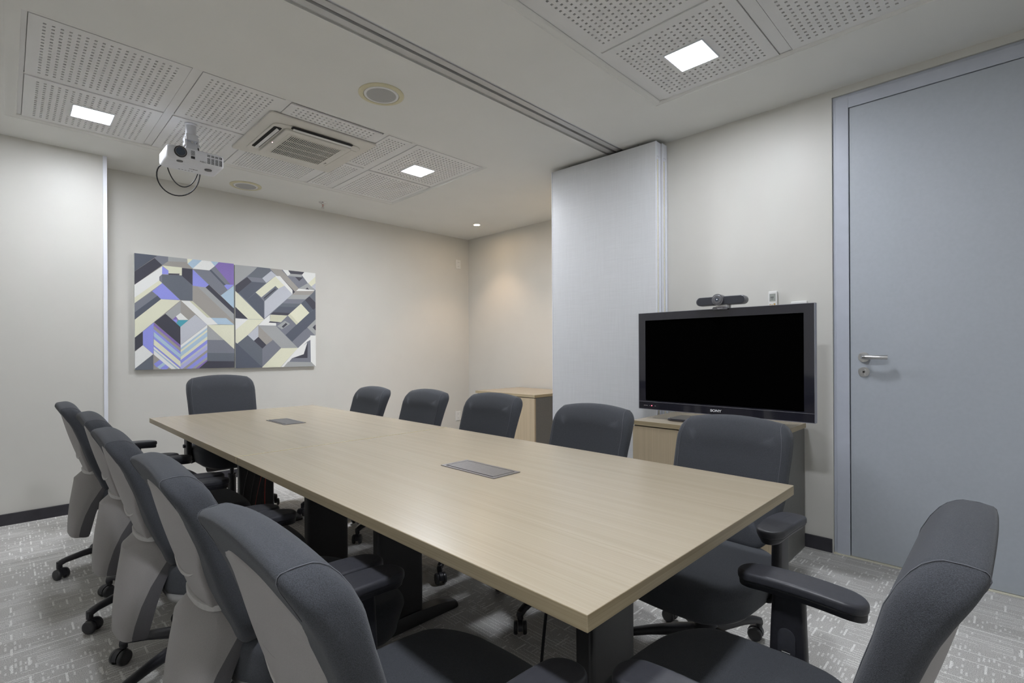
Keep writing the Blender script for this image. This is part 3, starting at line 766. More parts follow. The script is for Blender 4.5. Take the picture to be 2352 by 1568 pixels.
def chair_proto():
    root = thing('office_chair', 'x', 'chair')
    # base
    m_ = MB()
    m_.lathe((0, 0, 0), [(.034, .085), (.046, .095), (.046, .130), (.036, .150), (.030, .152)], 24)
    for k in range(5):
        a = 2*PI*k/5
        rg = []
        for r, w_, z0, z1 in ((.02, .024, .095, .142), (.10, .022, .096, .134), (.20, .018, .088, .118), (.272, .0155, .076, .102), (.295, .0145, .064, .094), (.307, .012, .058, .086)):
            ring = []
            for j in range(12):
                q = 2*PI*j/12
                yy = w_*math.copysign(abs(math.cos(q))**.7, math.cos(q)); zz = (z0+z1)/2+(z1-z0)/2*math.copysign(abs(math.sin(q))**.7, math.sin(q))
                ring.append((r*math.cos(a)-yy*math.sin(a), r*math.sin(a)+yy*math.cos(a), zz))
            rg.append(ring)
        m_.rings(rg); m_.cyl((.298*math.cos(a), .298*math.sin(a), .055), .0125, .032, 14)
    m_.build('star_base', 'black_plastic', root, smooth=50)
    cast = None
    rc = random.Random(2)
    for k in range(5):
        a = 2*PI*k/5; sw = [40, 150, 260, 70, 200][k]
        if cast is None:
            c_ = MB(); c_.cyl((0, 0, .052), .0085, .026, 12)
            # hood over the wheels
            rg = []
            for j in range(9):
                q = math.radians(-10+200*j/8)
                rg.append([(.012+.0285*math.cos(q), y, .029+.0285*math.sin(q)) for y in (-.0095, .0095)] + [(.012+.018*math.cos(q), y, .029+.018*math.sin(q)) for y in (.0095, -.0095)])
            c_.rings(rg)
            cast = c_.build('caster', 'black_plastic', root, smooth=50)
            for s_ in (-1, 1):
                w_ = MB(); n = 24
                w_.rings([[(.012+r*math.cos(2*PI*j/n), s_*y, .0275+r*math.sin(2*PI*j/n)) for j in range(n)] for r, y in ((.012, .026), (.022, .027), (.0255, .0245), (.027, .020), (.027, .013), (.0245, .011), (.01, .011))])
                w_.build('wheel', 'wheel_plastic', cast, smooth=50)
            c = cast
        else:
            c = cast.copy(); COL.objects.link(c); c.parent = root
            for g in cast.children:
                d = g.copy(); COL.objects.link(d); d.parent = c
        c.location = (.298*math.cos(a), .298*math.sin(a), 0); c.rotation_euler = (0, 0, math.radians(sw))
    m_ = MB(); m_.cyl((0, 0, .14), .027, .12, 20); m_.cyl((0, 0, .255), .014, .10, 16); m_.build('gas_column', 'black_plastic', root)
    # seat mechanism
    m_ = MB(); m_.box(-.12, .11, -.085, .085, .335, .385); m_.cyl((0, 0, .30), .034, .04, 20)
    m_.rings([[(-.10, -.05, .345), (-.10, .05, .345), (-.10, .05, .375), (-.10, -.05, .375)], [(-.21, -.05, .33), (-.21, .05, .33), (-.20, .05, .37), (-.20, -.05, .37)], [(-.225, -.045, .40), (-.225, .045, .40), (-.205, .045, .42), (-.205, -.045, .42)], [(-.20, -.045, .52), (-.20, .045, .52), (-.175, .045, .52), (-.175, -.045, .52)]])
    mech = m_.build('seat_mechanism', 'black_plastic', root, smooth=40, bevel=.006)
    m_ = MB(); m_.tube([(.05, -.07, .36), (.05, -.20, .352), (.055, -.235, .345), (.07, -.262, .342)], [.005, .005, .006, .008], 8)
    m_.build('lever', 'black_plastic', mech)
    m_ = MB(); m_.tube([(.0, .07, .36), (.0, .20, .352), (.0, .25, .35)], [.005, .005, .009], 8); m_.build('lever', 'black_plastic', mech)
    # seat
    def seatf(x, y, z):
        f = (x+.20)/.5
        y2 = y*(1+.04*math.sin(PI*min(1, max(0, f)))) * (1-.10*max(0, (x-.16)/.15)**2) * (1-.25*max(0, (-x+.04)/.18)**2)
        z2 = z - 1.1*max(0, x-.16)**2 + .25*max(0, abs(y)-.10)**2
        x2 = x + .025*(1-(y/.25)**2) if x > .15 else x
        if z < 0: y2 *= .96; x2 = x2-.02*max(0, (x-.1)/.2)
        return (x2, y2, z2+.388)
    m_ = MB(); pillow(m_, .225, .250, .11, .060, .032, n=10, nr=7, nin=9, plane='xy', subdiv=.04); m_.xf(Matrix.Translation((.086, 0, 0)))
    m_.build('seat', 'fabric', root, smooth=60, fn=seatf)
    m_ = MB(); pillow(m_, .205, .228, .10, .012, .010, n=8, nr=3, plane='xy', subdiv=.04); m_.xf(Matrix.Translation((.070, 0, 0)))
    m_.build('seat_pan', 'pan_plastic', root, smooth=60, fn=lambda x, y, z: (seatf(x, y, z)[0], y, seatf(x, y, z)[2]-.054))
    # back cushion
    z0, z1 = .440, .898
    cz_, hz = (z0+z1)/2, (z1-z0)/2
    def backf(t_, y, z):
        zz = z+cz_
        hw = smooth_seg(zz, [(.44, .165), (.53, .200), (.66, .212), (.80, .215), (.89, .207)])/.215
        y2 = y*hw
        thick = smooth_seg(zz, [(.44, .70), (.62, .80), (.76, .90), (.84, 1.08), (.90, .98)])
        xc = line_back(zz)+.043+.012*max(0, min(1, (.60-zz)/.12)) + (.010 if zz < .75 else 0)*(0)
        bend = .020*math.sin(PI*min(1, max(0, (zz-.50)/.30)))*0
        fold = -.018*max(0, (zz-.80)/.09)**2
        x2 = xc + t_*thick + bend + fold + .14*(y2**2)
        z2 = zz - .55*(y2**2)*max(0, (zz-.70)/.19) - .0*(t_)
        # slope of the crown: the front edge stands higher
        z2 += .10*(t_)*max(0, (zz-.82)/.07)
        return (x2, y2, z2)
    m_ = MB(); pillow(m_, .224, hz, .048, .035, .024, n=10, nr=7, nin=9, plane='yz', subdiv=.03)
    m_.build('back_cushion', 'fabric', root, smooth=70, fn=backf)
    # seam between the front panel and the side boxing, over the shoulder
    for s_ in (-1, 1):
        m_ = MB()
        pts = []
        e_ = hz-.195
        for c in (.120+e_, .150+e_, .170+e_, .182+e_, .190+e_, .1935+e_):
            q = max(0, .024-(hz-c)); pts.append(backf(-(.0115+math.sqrt(.024**2-q*q))-.0002, s_*.185, c))
        pts.append(backf(0, s_*.187, .1956+e_))
        for c, y in ((.1935, .179), (.190, .180), (.182, .182), (.170, .185), (.150, .189), (.12, .191), (.07, .1915), (.02, .1915), (-.04, .1915), (-.10, .1915)):
            c += e_; y += .009; q = max(0, .024-(hz-c)); q2 = max(0, .024-(.224-y)); q = max(q, q2); pts.append(backf(.0115+math.sqrt(max(0, .024**2-q*q))+.0002, s_*y, c))
        m_.tube(pts, .0007, 6); m_.build('seam', 'seam_thread', root, smooth=60)
    # back shell
    zs0, zs1 = .535, .838
    cs, hs = (zs0+zs1)/2, (zs1-zs0)/2
    def shellf(t_, y, z):
        zz = z+cs
        hw = smooth_seg(zz, [(.53, .112), (.62, .130), (.72, .172), (.80, .203), (.84, .198)])/.19
        y2 = y*hw
        x2 = line_back(zz) + .010 + t_ + .85*y2*y2 - .006*math.sin(PI*(zz-zs0)/(zs1-zs0))
        z2 = zz - .55*max(0, abs(y2)-.09)*max(0, (zz-.76)/.08)
        return (x2, y2, z2)
    m_ = MB(); pillow(m_, .19, hs, .014, .012, .008, n=6, nr=3, nin=9, plane='yz', subdiv=.025)
    m_.build('back_shell', 'shell_plastic', root, smooth=60, fn=shellf)
    m_ = MB(); pts = []; rad = []
    for i in range(13):
        u = -1+2*i/12; y = .112*u
        zz = .604+.030*u*u
        pts.append((line_back(zz)+.85*y*y-.0045-.002*(1-u*u), y, zz)); rad.append(.0008+.0042*(1-u*u))
    m_.tube(pts, rad, 8); m_.build('shell_ridge', 'ring_plastic', root, smooth=60)
    # ring between shell and tail cover
    m_ = MB(); rg = []
    for zz, g in ((.525, .0), (.527, .004), (.541, .005), (.544, .001)):
        ring = []
        for j in range(28):
            q = 2*PI*j/28
            y = (.113+g)*math.copysign(abs(math.sin(q))**.8, math.sin(q)); x = -.165-(.037+g)*math.copysign(abs(math.cos(q))**.8, math.cos(q))
            ring.append((x + (.25*y*y), y, zz+.02*(x+.165)))
        rg.append(ring)
    m_.rings(rg); m_.build('collar', 'ring_plastic', root, smooth=50)
    # tail cover: hood with a sloping shoulder, bulged rear face and bevelled sides
    m_ = MB(); rg = []
    for zz, xb, cx, cy, xf_, hf in ((.534, -.198, -.150, .100, -.144, .101), (.520, -.214, -.138, .111, -.132, .112), (.498, -.239, -.118, .128, -.112, .129), (.474, -.2415, -.124, .131, -.112, .134), (.43, -.248, -.152, .130, -.126, .138), (.38, -.255, -.180, .124, -.146, .136), (.32, -.261, -.204, .116, -.164, .130), (.26, -.265, -.220, .106, -.177, .122), (.222, -.265, -.226, .098, -.185, .114), (.208, -.259, -.225, .090, -.190, .106), (.203, -.247, -.220, .075, -.198, .094)):
        ring = []
        n = 14
        for j in range(n+1):
            a = math.radians(-90+180*j/n)
            ring.append((cx-(cx-xb)*abs(math.cos(a))**.85, cy*math.sin(a), zz))
        ring += [((cx+xf_)/2, (cy+hf)/2+.003, zz), (xf_, hf, zz), (xf_, -hf, zz), ((cx+xf_)/2, -(cy+hf)/2-.003, zz)]
        rg.append(ring)
    m_.rings(rg)
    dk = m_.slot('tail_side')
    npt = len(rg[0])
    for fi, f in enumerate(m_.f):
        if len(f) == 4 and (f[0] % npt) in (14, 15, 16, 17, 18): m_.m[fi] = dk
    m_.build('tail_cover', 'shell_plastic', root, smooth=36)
    # arms
    for s_ in (-1, 1):
        yc = s_*.278
        m_ = MB()
        rg = []
        for zz, xa, xb, t_, dy in ((.350, .015, .085, .012, -.060), (.352, .012, .09, .013, -.03), (.372, .012, .096, .015, -.004), (.40, .014, .098, .016, 0), (.50, .018, .094, .016, 0), (.574, .020, .090, .016, 0), (.588, .0, .11, .018, 0)):
            ol, R = rrect((xb-xa)/2, t_, .012, 4)
            rg.append([((xa+xb)/2+cx+nx*R, yc+s_*dy+cy+ny*R, zz) for cx, cy, nx, ny in ol])
        m_.rings(rg)
        m_.box(.02, .08, min(s_*.08, s_*.235), max(s_*.08, s_*.235), .345, .362)
        arm = m_.build('armrest', 'black_plastic', root, smooth=45)
        s_o = s_; s_ = -s_
        m_ = MB(); y_out = yc+s_*.0162
        ol, R = rrect(.019, .042, .019, 6); rg = []
        for k2, (sc_, dd) in enumerate(((1.0, 0), (1.0, .0025), (.9, .0035))):
            rg.append([(.056+(cx+nx*R)*sc_, y_out+s_*dd, .455+(cy+ny*R)*sc_) for cx, cy, nx, ny in ol])
        m_.rings(rg); m_.build('slide_plate', 'arm_pad', arm, smooth=40)
        m_ = MB(); m_.cyl((.056, y_out+s_*.0035, .436), .0135, s_*.0025, 20, axis='y'); m_.build('height_button', 'wheel_plastic', arm)
        m_ = MB()
        for i in range(5): m_.box(.047, .065, min(y_out+s_*.006, y_out+s_*.0066), max(y_out+s_*.006, y_out+s_*.0066), .429+i*.0035, .4302+i*.0035)
        m_.build('button_lines', 'white_plastic', arm, smooth=0)
        s_ = s_o
        m_ = MB(); m_.cyl((.056, yc+s_*.016, .452), .012, s_*.012, 14, axis='y'); m_.build('clamp_knob', 'black_plastic', arm)
        def padf(x, y, z, s_=s_):
            f = (x-.030)
            return (x, y*(1-.12*(f/.14)**2) + yc, z+.602 - .50*f*f + (.02*f))
        m_ = MB(); pillow(m_, .136, .045, .042, .012, .008, n=9, nr=5, nin=6, plane='xy', subdiv=.02); m_.xf(Matrix.Translation((.034, 0, 0)))
        m_.build('arm_pad', 'arm_pad', arm, smooth=60, fn=padf)
        m_ = MB(); pillow(m_, .133, .042, .040, .010, .004, n=8, nr=3, nin=5, plane='xy', subdiv=.02); m_.xf(Matrix.Translation((.034, 0, -.019)))
        m_.build('arm_tray', 'black_plastic', arm, smooth=60, fn=lambda x, y, z: (x, y*(1-.12*((x-.03)/.14)**2)*(1-.25*(z < -.02)) + yc, z+.602-.50*(x-.03)**2+.02*(x-.03)))
    return root
def copy_thing(o):
    def cp(q, par):
        c = q.copy(); COL.objects.link(c); c.parent = par
        for ch in q.children: cp(ch, c)
        return c
    return cp(o, None)
CH = 'office_chair'
#  x, y, rotation in degrees, lift, swivel of the base, label
CHAIRS = [
    (.534, .819, 0, 0, 15, 'dark office chair in the left row, nearest the camera, cut by the bottom edge'),
    (.532, 1.472, 0, 0, 50, 'dark office chair in the left row, next behind the nearest one'),
    (.512, 2.130, 0, 0, 62, 'dark office chair in the middle of the left row'),
    (.522, 2.80, 0, 0, 55, 'dark office chair in the left row, second from the far end'),
    (.486, 3.470, 0, 0, 40, 'dark office chair in the left row, farthest from the camera'),
    (1.120, 3.900, -90, .085, 20, 'dark office chair at the far head of the table below the paintings'),
    (1.765, 3.54, 180, -.020, 0, 'dark office chair in the right row, farthest from the camera'),
    (1.782, 2.85, 180, -.008, 10, 'dark office chair in the right row, second from the far end'),
    (1.775, 2.17, 180, .004, 30, 'dark office chair in the right row in front of the far cabinet'),
    (1.775, 1.455, 180, -.010, 5, 'dark office chair in the right row left of the television cabinet'),
    (1.815, .806, 178, -.014, 20, 'dark office chair in the right row directly before the television'),
    (1.024, .320, 90, 0, 30, 'dark office chair at the near head of the table, at lower right'),
]
proto = chair_proto()
ALLC = [proto]+[copy_thing(proto) for _ in CHAIRS[1:]]
for o, (x, y, r, lift, sw, lab) in zip(ALLC, CHAIRS):
    o.location = (x, y, 0); o.rotation_euler = (0, 0, math.radians(r)); o['label'] = lab; o['group'] = 'office chairs around the conference table'
    for c in o.children:
        nm = c.name.split('.')[0]
        if nm == 'star_base': c.rotation_euler = (0, 0, math.radians(sw))
        elif nm == 'caster':
            v = Vector(c.location); v.rotate(Matrix.Rotation(math.radians(sw), 3, 'Z')); c.location = v
            c.rotation_euler.z += math.radians(sw)
        elif nm == 'gas_column':
            if lift > .05: c.scale = (1, 1, 1.3); c.location.z = -.042
        elif lift: c.location.z += lift

# ------------------------------------------------------------------ cabinets
def cabinet(x0, x1, y0, y1, h, label, cat='cabinet'):
    cx, cy = (x0+x1)/2, (y0+y1)/2
    t = thing('cabinet', label, cat, (cx, cy, 0), 0)
    a, b2 = (x1-x0)/2, (y1-y0)/2
    m_ = MB(); m_.box(-a+.024, a-.002, -b2+.008, b2-.008, .0, h-.030); m_.build('carcass', 'cabinet_side', t, smooth=0, bevel=.001)
    m_ = MB(); m_.box(-a, a, -b2, b2, h-.027, h, mats=['oak_top', 'oak_top', 'oak_edge_x', 'oak_edge_x', 'oak_edge', 'oak_edge']); m_.build('cabinet_top', 'oak_top', t, smooth=0, bevel=.001)
    for s_ in (-1, 1):
        m_ = MB(); m_.box(-a+.004, -a+.023, min(s_*.002, s_*(b2-.006)), max(s_*.002, s_*(b2-.006)), .05, h-.034)
        d = m_.build('door', 'oak_front', t, smooth=0, bevel=.0008)
        m_ = MB(); m_.cyl((-a-.006, s_*.035, h-.12), .006, .10 if 0 else .012, 10, axis='x'); m_.box(-a-.012, -a-.004, s_*.035-.004, s_*.035+.004, h-.20, h-.10); m_.build('handle', 'satin_steel', d, smooth=0, bevel=.001)
    return t
cabinet(2.708, 3.280, .850, 1.658, .722, 'low oak fronted cabinet with grey side standing under the television')
cabinet(3.590, 4.270, 3.262, 4.130, .722, 'low oak fronted cabinet in the far corner behind the folded partition')

# ------------------------------------------------------------------ television
tv = thing('television', 'large black flat television on the near cabinet', 'television', (2.865, 1.195, .722))
TX = 2.850
def tvb(m2, x0, x1, y0, y1, z0, z1, mat=None): m2.box(x0-2.865, x1-2.865, y0-1.195, y1-1.195, z0-.722, z1-.722, mat)
y0, y1, z0, z1 = .700, 1.688, .781, 1.382
m_ = MB()
for a, b2, c, d in cells(y0, y1, z0, z1, [(.747, 1.643, .834, 1.336)]): tvb(m_, TX, TX+.03, a, b2, c, d)
m_.build('bezel', 'tv_gloss', tv, smooth=0)
m_ = MB(); tvb(m_, TX+.004, TX+.02, .747, 1.643, .834, 1.336); m_.build('screen', 'tv_screen', tv, smooth=0)
m_ = MB()
tvb(m_, TX-.0008, TX+.002, y0+.001, y1-.001, .8255, .8275)
tvb(m_, TX-.0005, TX+.034, y0-.003, y0, z0-.003, z1+.002); tvb(m_, TX-.0005, TX+.034, y1, y1+.003, z0-.003, z1+.002)
tvb(m_, TX-.0005, TX+.034, y0, y1, z1, z1+.002); tvb(m_, TX-.0005, TX+.034, y0, y1, z0-.003, z0)
m_.build('edge_trim', 'tv_trim', tv, smooth=0)
m_ = MB(); pillow(m_, .44, .26, .05, .035, .03, n=4); m_.xf(Matrix.Translation((TX+.062-2.865, 0, 1.08-.722))); m_.build('rear_housing', 'black_plastic', tv)
m_ = MB(); tvb(m_, 2.875, 2.905, 1.13, 1.26, .735, .85); m_.build('stand_neck', 'black_plastic', tv, smooth=0, bevel=.004)
m_ = MB(); pillow(m_, .11, .30, .04, .007, .005, n=6, plane='xy'); m_.xf(Matrix.Translation((2.93-2.865, 0, .0075))); m_.build('stand_foot', 'tv_gloss', tv)
text_mesh('SONY', .019, 'lettering', 'letter_silver', tv, (TX-.0012-2.865, 0.002, .802-.722), (PI/2, 0, -PI/2), bold=.0006, sx=1.25)
m_ = MB(); m_.cyl((TX-.0012-2.865, 1.600-1.195, .803-.722), .0028, .002, 8, axis='x'); m_.build('standby_light', 'red_led', tv)
m_ = MB(); tvb(m_, TX-.001, TX, 1.612, 1.618, .8015, .8035); tvb(m_, TX-.001, TX, 1.628, 1.655, .8015, .8035); tvb(m_, TX-.001, TX, 1.572, 1.580, .8015, .8035); m_.build('front_marks', 'speaker_grille', tv, smooth=0)

# video bar
vb = thing('video_camera_bar', 'grey wide camera bar with round lens clipped on top of the television', 'webcam', (2.85, 1.165, 1.384), math.radians(3))
m_ = MB(); pillow(m_, .138, .0245, .0243, .026, .006, n=8); m_.xf(Matrix.Translation((.012, 0, .043))); m_.build('housing', 'cam_grey', vb)
m_ = MB(); pillow(m_, .131, .0215, .0213, .0015, .0008, n=8); m_.xf(Matrix.Translation((-.0150, 0, .043))); m_.build('speaker_mesh', 'cam_mesh', vb)
m_ = MB(); m_.cyl((-.034, .008, .048), .0315, .055, 36, axis='x'); m_.build('camera_barrel', 'cam_grey', vb)
m_ = MB(); m_.cyl((-.0385, .008, .048), .022, .005, 32, axis='x', r2=.027); m_.build('lens_bezel', 'cam_grey', vb)
m_ = MB(); m_.cyl((-.0405, .008, .048), .0095, .003, 24, axis='x'); lens = m_.build('lens', 'lens_glass', vb)
m_ = MB(); m_.cyl((-.0415, .008, .048), .004, .0015, 16, axis='x'); m_.build('lens_centre', 'letter_silver', vb)
m_ = MB(); m_.box(-.012, .03, -.035, .025, .003, .020); m_.box(.034, .040, -.045, -.01, -.03, .03); m_.box(.0, .040, -.03, .02, .0, .006); m_.build('clip', 'satin_steel', vb, smooth=0, bevel=.002)
m_ = MB(); pillow(m_, .043, .0085, .008, .004, .003, n=6); m_.xf(Matrix.Translation((-.012, .0, .0005))); m_.build('clip_front', 'cam_grey', vb)
text_mesh('logitech', .0085, 'clip_lettering', 'letter_silver', vb, (-.0166, 0, .0), (PI/2, 0, -PI/2), sx=1.1)

# wall items
rm = thing('remote_control', 'white remote control with small grey display in a wall holder above the television', 'remote control', (XR, 1.026, 1.36))
m_ = MB(); pillow(m_, .0245, .072, .006, .009, .004, n=4); m_.xf(Matrix.Translation((-.013, 0, .072))); m_.build('body', 'white_plastic', rm)
m_ = MB(); m_.box(-.0228, -.0218, -.017, .017, .082, .128); m_.build('display', 'lcd', rm, smooth=0)
m_ = MB(); m_.box(-.0232, -.0226, -.005, .008, .095, .098); m_.box(-.0232, -.0226, -.006, .002, .103, .110); m_.box(-.0232, -.0226, .004, .010, .103, .110); m_.build('digits', 'logo_grey', rm, smooth=0)
m_ = MB(); m_.cyl((-.0230, -.011, .064), .006, .002, 16, axis='x'); m_.build('gold_button', 'gold_button', rm)
m_ = MB(); m_.box(-.0225, -.0218, -.001, .006, .058, .064); m_.box(-.0225, -.0218, .010, .017, .060, .066); m_.build('small_button', 'gold_button', rm, smooth=0)
m_ = MB(); m_.box(-.028, -.0005, -.0285, .0285, -.004, .045); m_.build('holder', 'white_plastic', rm, smooth=0, bevel=.002)
m_ = MB(); m_.box(-.022, -.0005, -.0425, .0425, 0, .056); o = m_.build('wall_switch_plate', 'white_plastic', None, smooth=0, bevel=.003); o.location = (XR, .884, 1.376); tag(o, 'white plastic wall box just showing above the television corner', 'wall plate')

def socket(x, z, w_, h_, label):
    t = thing('wall_socket', label, 'socket', (x, YB, z))
    m_ = MB(); m_.box(-w_/2, w_/2, -.009, -.0005, -h_/2, h_/2); m_.build('plate', 'white_plastic', t, smooth=0, bevel=.003)
    for s_ in (-1, 1):
        m_ = MB(); m_.box(-.018, .018, -.0100, -.009, s_*h_*.22-.012, s_*h_*.22+.012); q = m_.build('outlet', 'tile_paint', t, smooth=0)
        m_ = MB()
        for dx in (-.009, 0, .009): m_.cyl((dx, -.0104, s_*h_*.22), .0022, .0006, 8, axis='y')
        m_.build('pin_hole', 'void_black', q)
socket(4.125, 2.270, .078, .118, 'white double wall socket high up near the far corner')
socket(4.110, .315, .078, .118, 'white wall socket low on the back wall behind the chairs')

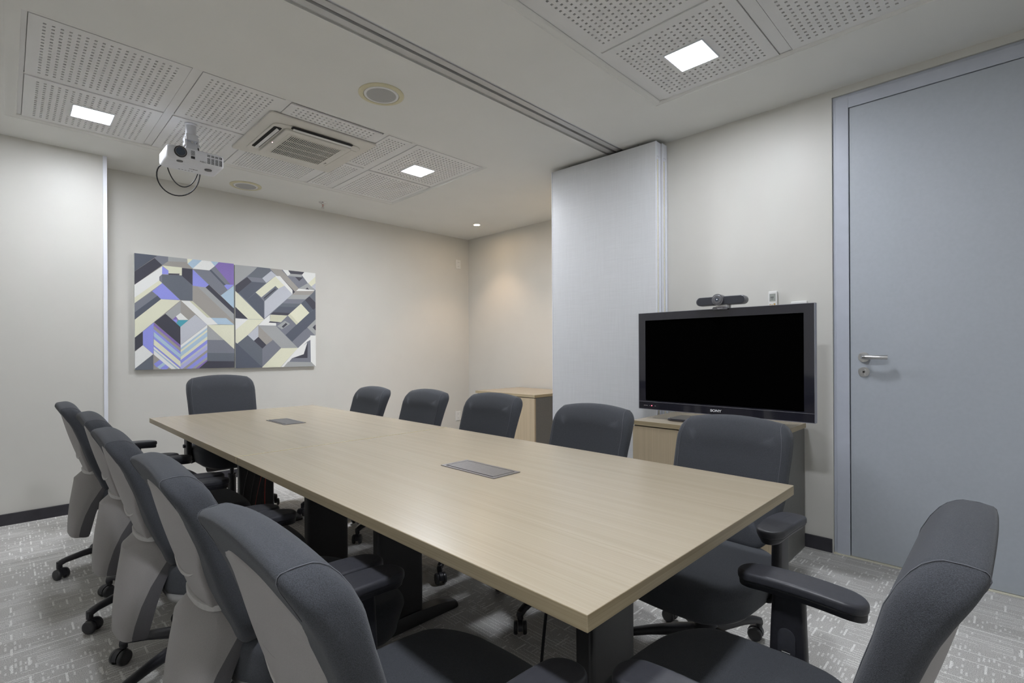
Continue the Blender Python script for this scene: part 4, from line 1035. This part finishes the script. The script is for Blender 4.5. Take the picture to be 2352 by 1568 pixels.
#PAINTINGS#
PAL = [(0.287, 0.27, 0.246), (0.076, 0.087, 0.114), (0.162, 0.171, 0.202), (0.042, 0.042, 0.058), (0.658, 0.665, 0.644), (0.617, 0.617, 0.479), (0.305, 0.314, 0.314), (0.238, 0.254, 0.631), (0.107, 0.12, 0.144), (0.352, 0.468, 0.565), (0.195, 0.133, 0.376), (0.515, 0.515, 0.392), (0.065, 0.305, 0.376), (0.434, 0.451, 0.491), (0.352, 0.361, 0.61)]
ART = [[(0,[(734,948),(734,0),(0,0),(0,948)]),(1,[(123,948),(155,946),(0,799),(0,948)]),(2,[(155,948),(155,948),(230,948),(230,906),(188,869),(135,924)]),(3,[(135,924),(188,871),(3,694),(0,690),(0,798),(4,802)]),(4,[(188,863),(187,796),(167,772),(167,742),(3,590),(0,588),(0,691),(3,694)]),(5,[(167,742),(187,722),(3,545),(0,542),(0,587),(3,590)]),(2,[(167,772),(187,793),(187,722),(167,742)]),(6,[(368,948),(368,919),(230,909),(230,948)]),(0,[(230,909),(368,903),(408,866),(188,871)]),(5,[(188,869),(329,868),(328,800),(312,798),(312,817),(232,808),(232,831)]),(7,[(188,863),(231,831),(231,799),(187,796)]),(3,[(232,807),(309,809),(309,800),(232,796)]),(8,[(187,793),(328,800),(407,723),(406,588),(318,588),(187,722)]),(3,[(329,864),(408,864),(407,723),(328,797)]),(5,[(390,948),(411,947),(371,904),(368,948)]),(9,[(482,948),(482,948),(482,943),(408,869),(371,906),(410,948)]),(4,[(548,948),(548,948),(579,909),(537,866),(408,867),(479,948)]),(9,[(548,948),(611,948),(579,909)]),(10,[(611,948),(611,948),(734,948),(734,756),(708,754),(579,909)]),(2,[(411,862),(537,866),(579,909),(708,754),(734,756),(682,703),(626,650),(532,738)]),(1,[(548,877),(668,750),(653,742),(537,866)]),(7,[(408,862),(532,738),(505,712),(407,719)]),(7,[(653,742),(672,754),(734,756),(682,705)]),(9,[(734,540),(733,541),(626,650),(734,748)]),(3,[(532,738),(733,541),(734,540),(734,485),(507,712)]),(6,[(407,715),(505,714),(733,488),(734,487),(734,384),(406,588)]),(0,[(407,715),(444,715),(734,424),(734,392),(670,449),(546,447),(406,588)]),(9,[(546,446),(670,449),(734,393),(734,391),(602,390)]),(7,[(187,722),(314,589),(178,586),(117,648)]),(2,[(117,648),(154,614),(3,471),(0,468),(0,540),(3,543)]),(1,[(154,614),(178,586),(2,410),(0,408),(0,468),(3,471)]),(5,[(178,586),(318,586),(2,265),(0,263),(0,408),(2,410)]),(6,[(318,582),(317,479),(259,420),(209,466)]),(0,[(318,582),(426,469),(376,421),(317,479)]),(11,[(406,586),(546,447),(518,448),(370,584)]),(4,[(321,584),(383,585),(518,448),(546,447),(602,390),(518,383)]),(3,[(209,466),(315,358),(315,204),(130,393)]),(4,[(317,479),(374,421),(304,418),(283,447)]),(10,[(283,447),(294,421),(258,418)]),(7,[(258,418),(294,421),(288,391)]),(12,[(304,417),(374,419),(315,358),(286,391)]),(13,[(426,469),(518,385),(316,204),(315,358)]),(7,[(53,314),(127,389),(124,128),(53,202)]),(3,[(2,265),(53,314),(53,202),(1,154),(0,153),(0,263)]),(4,[(1,150),(53,201),(122,128),(1,13),(0,12),(0,149)]),(8,[(122,124),(122,0),(0,0),(0,11)]),(0,[(124,124),(250,0),(124,0)]),(7,[(170,83),(195,60),(145,17),(126,47)]),(9,[(195,60),(213,45),(170,1),(148,20)]),(7,[(213,45),(238,22),(216,0),(182,0),(170,9)]),(10,[(127,389),(127,363),(316,179),(316,204)]),(0,[(127,363),(127,335),(316,150),(316,177)]),(7,[(127,335),(127,312),(316,126),(316,148)]),(9,[(127,312),(127,275),(315,88),(316,124)]),(7,[(127,275),(127,253),(315,65),(315,86)]),(5,[(127,253),(126,205),(315,16),(315,63)]),(7,[(126,205),(126,190),(315,1),(315,14)]),(4,[(126,190),(126,172),(297,0),(313,0)]),(9,[(126,172),(126,161),(285,0),(295,0)]),(4,[(126,161),(126,124),(248,0),(284,0)]),(4,[(518,383),(517,358),(316,176),(316,202)]),(9,[(517,358),(517,340),(316,159),(316,178)]),(5,[(517,340),(517,321),(316,140),(316,160)]),(9,[(517,321),(517,281),(316,102),(316,141)]),(5,[(517,281),(517,252),(315,73),(316,103)]),(7,[(517,252),(517,220),(315,43),(315,74)]),(13,[(517,220),(517,199),(315,22),(315,44)]),(14,[(517,199),(517,164),(329,0),(315,0),(315,24)]),(0,[(517,164),(516,139),(356,0),(328,0)]),(7,[(516,139),(516,102),(397,0),(355,0)]),(6,[(516,102),(516,77),(427,0),(397,0)]),(10,[(516,77),(516,54),(453,0),(425,0)]),(5,[(518,383),(734,389),(734,168),(731,171)]),(6,[(518,383),(651,250),(517,250)]),(2,[(517,250),(651,250),(731,170),(517,173)]),(2,[(517,173),(734,170),(734,132),(516,135)]),(8,[(516,135),(734,132),(734,58),(516,63)]),(3,[(516,63),(734,58),(734,0),(450,0)])],[(2,[(747,948),(747,0),(0,0),(0,948)]),(6,[(88,948),(195,944),(18,773),(0,756),(0,948)]),(8,[(301,948),(315,924),(234,847),(105,847),(192,948)]),(3,[(101,845),(140,805),(25,692),(0,672),(0,756),(18,773)]),(2,[(105,845),(234,847),(270,806),(140,805)]),(1,[(140,805),(270,806),(93,627),(25,692)]),(13,[(315,924),(364,886),(270,806),(234,847)]),(0,[(415,948),(415,941),(577,779),(542,737),(393,883),(364,886),(303,948)]),(5,[(364,884),(439,828),(439,794),(380,760),(356,786),(225,665),(174,708),(331,857)]),(4,[(356,882),(398,883),(516,757),(516,717),(356,838)]),(5,[(356,872),(439,794),(380,760),(356,782)]),(3,[(398,883),(542,741),(520,722),(516,757)]),(13,[(439,794),(516,717),(252,465),(253,629),(380,760)]),(8,[(356,782),(380,758),(253,634),(241,658)]),(3,[(351,760),(360,752),(253,655),(245,660)]),(1,[(174,705),(249,629),(248,460),(93,627)]),(5,[(0,708),(17,691),(248,458),(107,454),(17,544),(0,562)]),(3,[(0,562),(17,544),(103,458),(0,460)]),(4,[(475,948),(500,909),(470,892),(422,948)]),(3,[(635,948),(614,920),(500,917),(476,948)]),(6,[(500,917),(614,920),(604,895),(470,892)]),(2,[(470,891),(604,895),(676,833),(577,779)]),(3,[(543,889),(622,892),(582,852)]),(4,[(747,948),(747,908),(671,837),(609,916),(634,948)]),(5,[(747,846),(703,808),(671,837),(747,913)]),(13,[(747,777),(703,808),(747,846)]),(6,[(671,841),(740,775),(577,779)]),(3,[(662,795),(685,775),(644,776)]),(4,[(577,777),(740,775),(703,749),(551,751)]),(0,[(551,751),(740,766),(695,723),(510,710)]),(6,[(510,710),(695,723),(645,675),(465,665)]),(2,[(465,665),(645,675),(596,627),(421,621)]),(8,[(421,621),(596,627),(558,591),(387,587)]),(1,[(387,587),(558,591),(494,529),(329,529)]),(3,[(329,529),(494,529),(468,504),(305,505)]),(8,[(740,770),(747,776),(747,644),(684,707)]),(3,[(639,668),(684,707),(747,649),(747,573),(720,575)]),(1,[(599,630),(639,668),(720,575),(683,541)]),(5,[(599,628),(683,541),(554,415),(468,504)]),(11,[(489,523),(571,434),(554,415),(468,504)]),(1,[(683,541),(747,594),(747,471),(509,247),(445,312)]),(11,[(305,505),(468,504),(404,436),(301,441)]),(4,[(248,456),(301,505),(301,441),(358,426),(358,400),(196,399)]),(5,[(107,452),(248,456),(103,305),(15,226),(0,213),(0,350),(16,365)]),(4,[(0,456),(107,452),(16,365),(0,350)]),(6,[(196,397),(358,396),(566,186),(403,186),(328,263),(267,215),(196,290)]),(0,[(196,397),(328,263),(267,215),(196,290)]),(13,[(196,397),(196,290),(156,252),(103,305)]),(8,[(103,303),(231,179),(230,5),(15,222)]),(2,[(328,263),(403,184),(230,5),(231,179)]),(3,[(196,290),(267,215),(231,179),(156,252)]),(1,[(0,237),(15,222),(234,0),(0,0)]),(5,[(403,184),(566,186),(402,4),(399,0),(229,0),(230,5)]),(4,[(566,186),(701,312),(737,313),(435,5),(429,0),(401,0)]),(2,[(468,504),(549,415),(445,312),(362,392)]),(6,[(442,451),(489,422),(412,367),(366,396)]),(3,[(450,431),(465,417),(425,381),(410,393)]),(3,[(288,428),(301,441),(395,432),(358,426)]),(2,[(509,247),(638,373),(701,312),(566,184)]),(6,[(660,392),(747,478),(747,311),(737,317)]),(3,[(715,394),(742,422),(747,423),(747,364),(742,367)]),(4,[(691,312),(747,313),(747,0),(743,0),(740,3),(695,42)]),(6,[(470,51),(699,44),(742,0),(426,0)]),(2,[(691,267),(695,42),(478,50),(508,85),(659,249)]),(4,[(659,240),(623,123),(508,85),(574,168)]),(3,[(664,240),(661,85),(517,85),(623,123)])]]

for i, c in enumerate(PAL): noisy('art_%02d' % i, tuple(v*1.25 for v in c), .55, nscale=700, namt=.10)
for (ax0, ax1, az0, az1), art, lab in (((.737, 1.471, 1.010, 1.958), ART[0], 'left geometric canvas with periwinkle and purple shapes on the back wall'), ((1.483, 2.230, 1.004, 1.952), ART[1], 'right geometric canvas in greys and cream on the back wall')):
    t = thing('painting', lab, 'painting', (ax0, YB, az0), 0, 'pair of abstract canvases')
    m_ = MB(); m_.box(0, ax1-ax0, -.034, -.001, 0, az1-az0, 'art_04'); m_.build('canvas', None, t, smooth=0)
    m_ = MB()
    for k, (ci, pts) in enumerate(art):
        m_.poly([(a/1000, -.0342-.00005*k, b/1000) for a, b in pts], 'art_%02d' % ci)
    m_.build('painted_pattern', None, t, smooth=0)
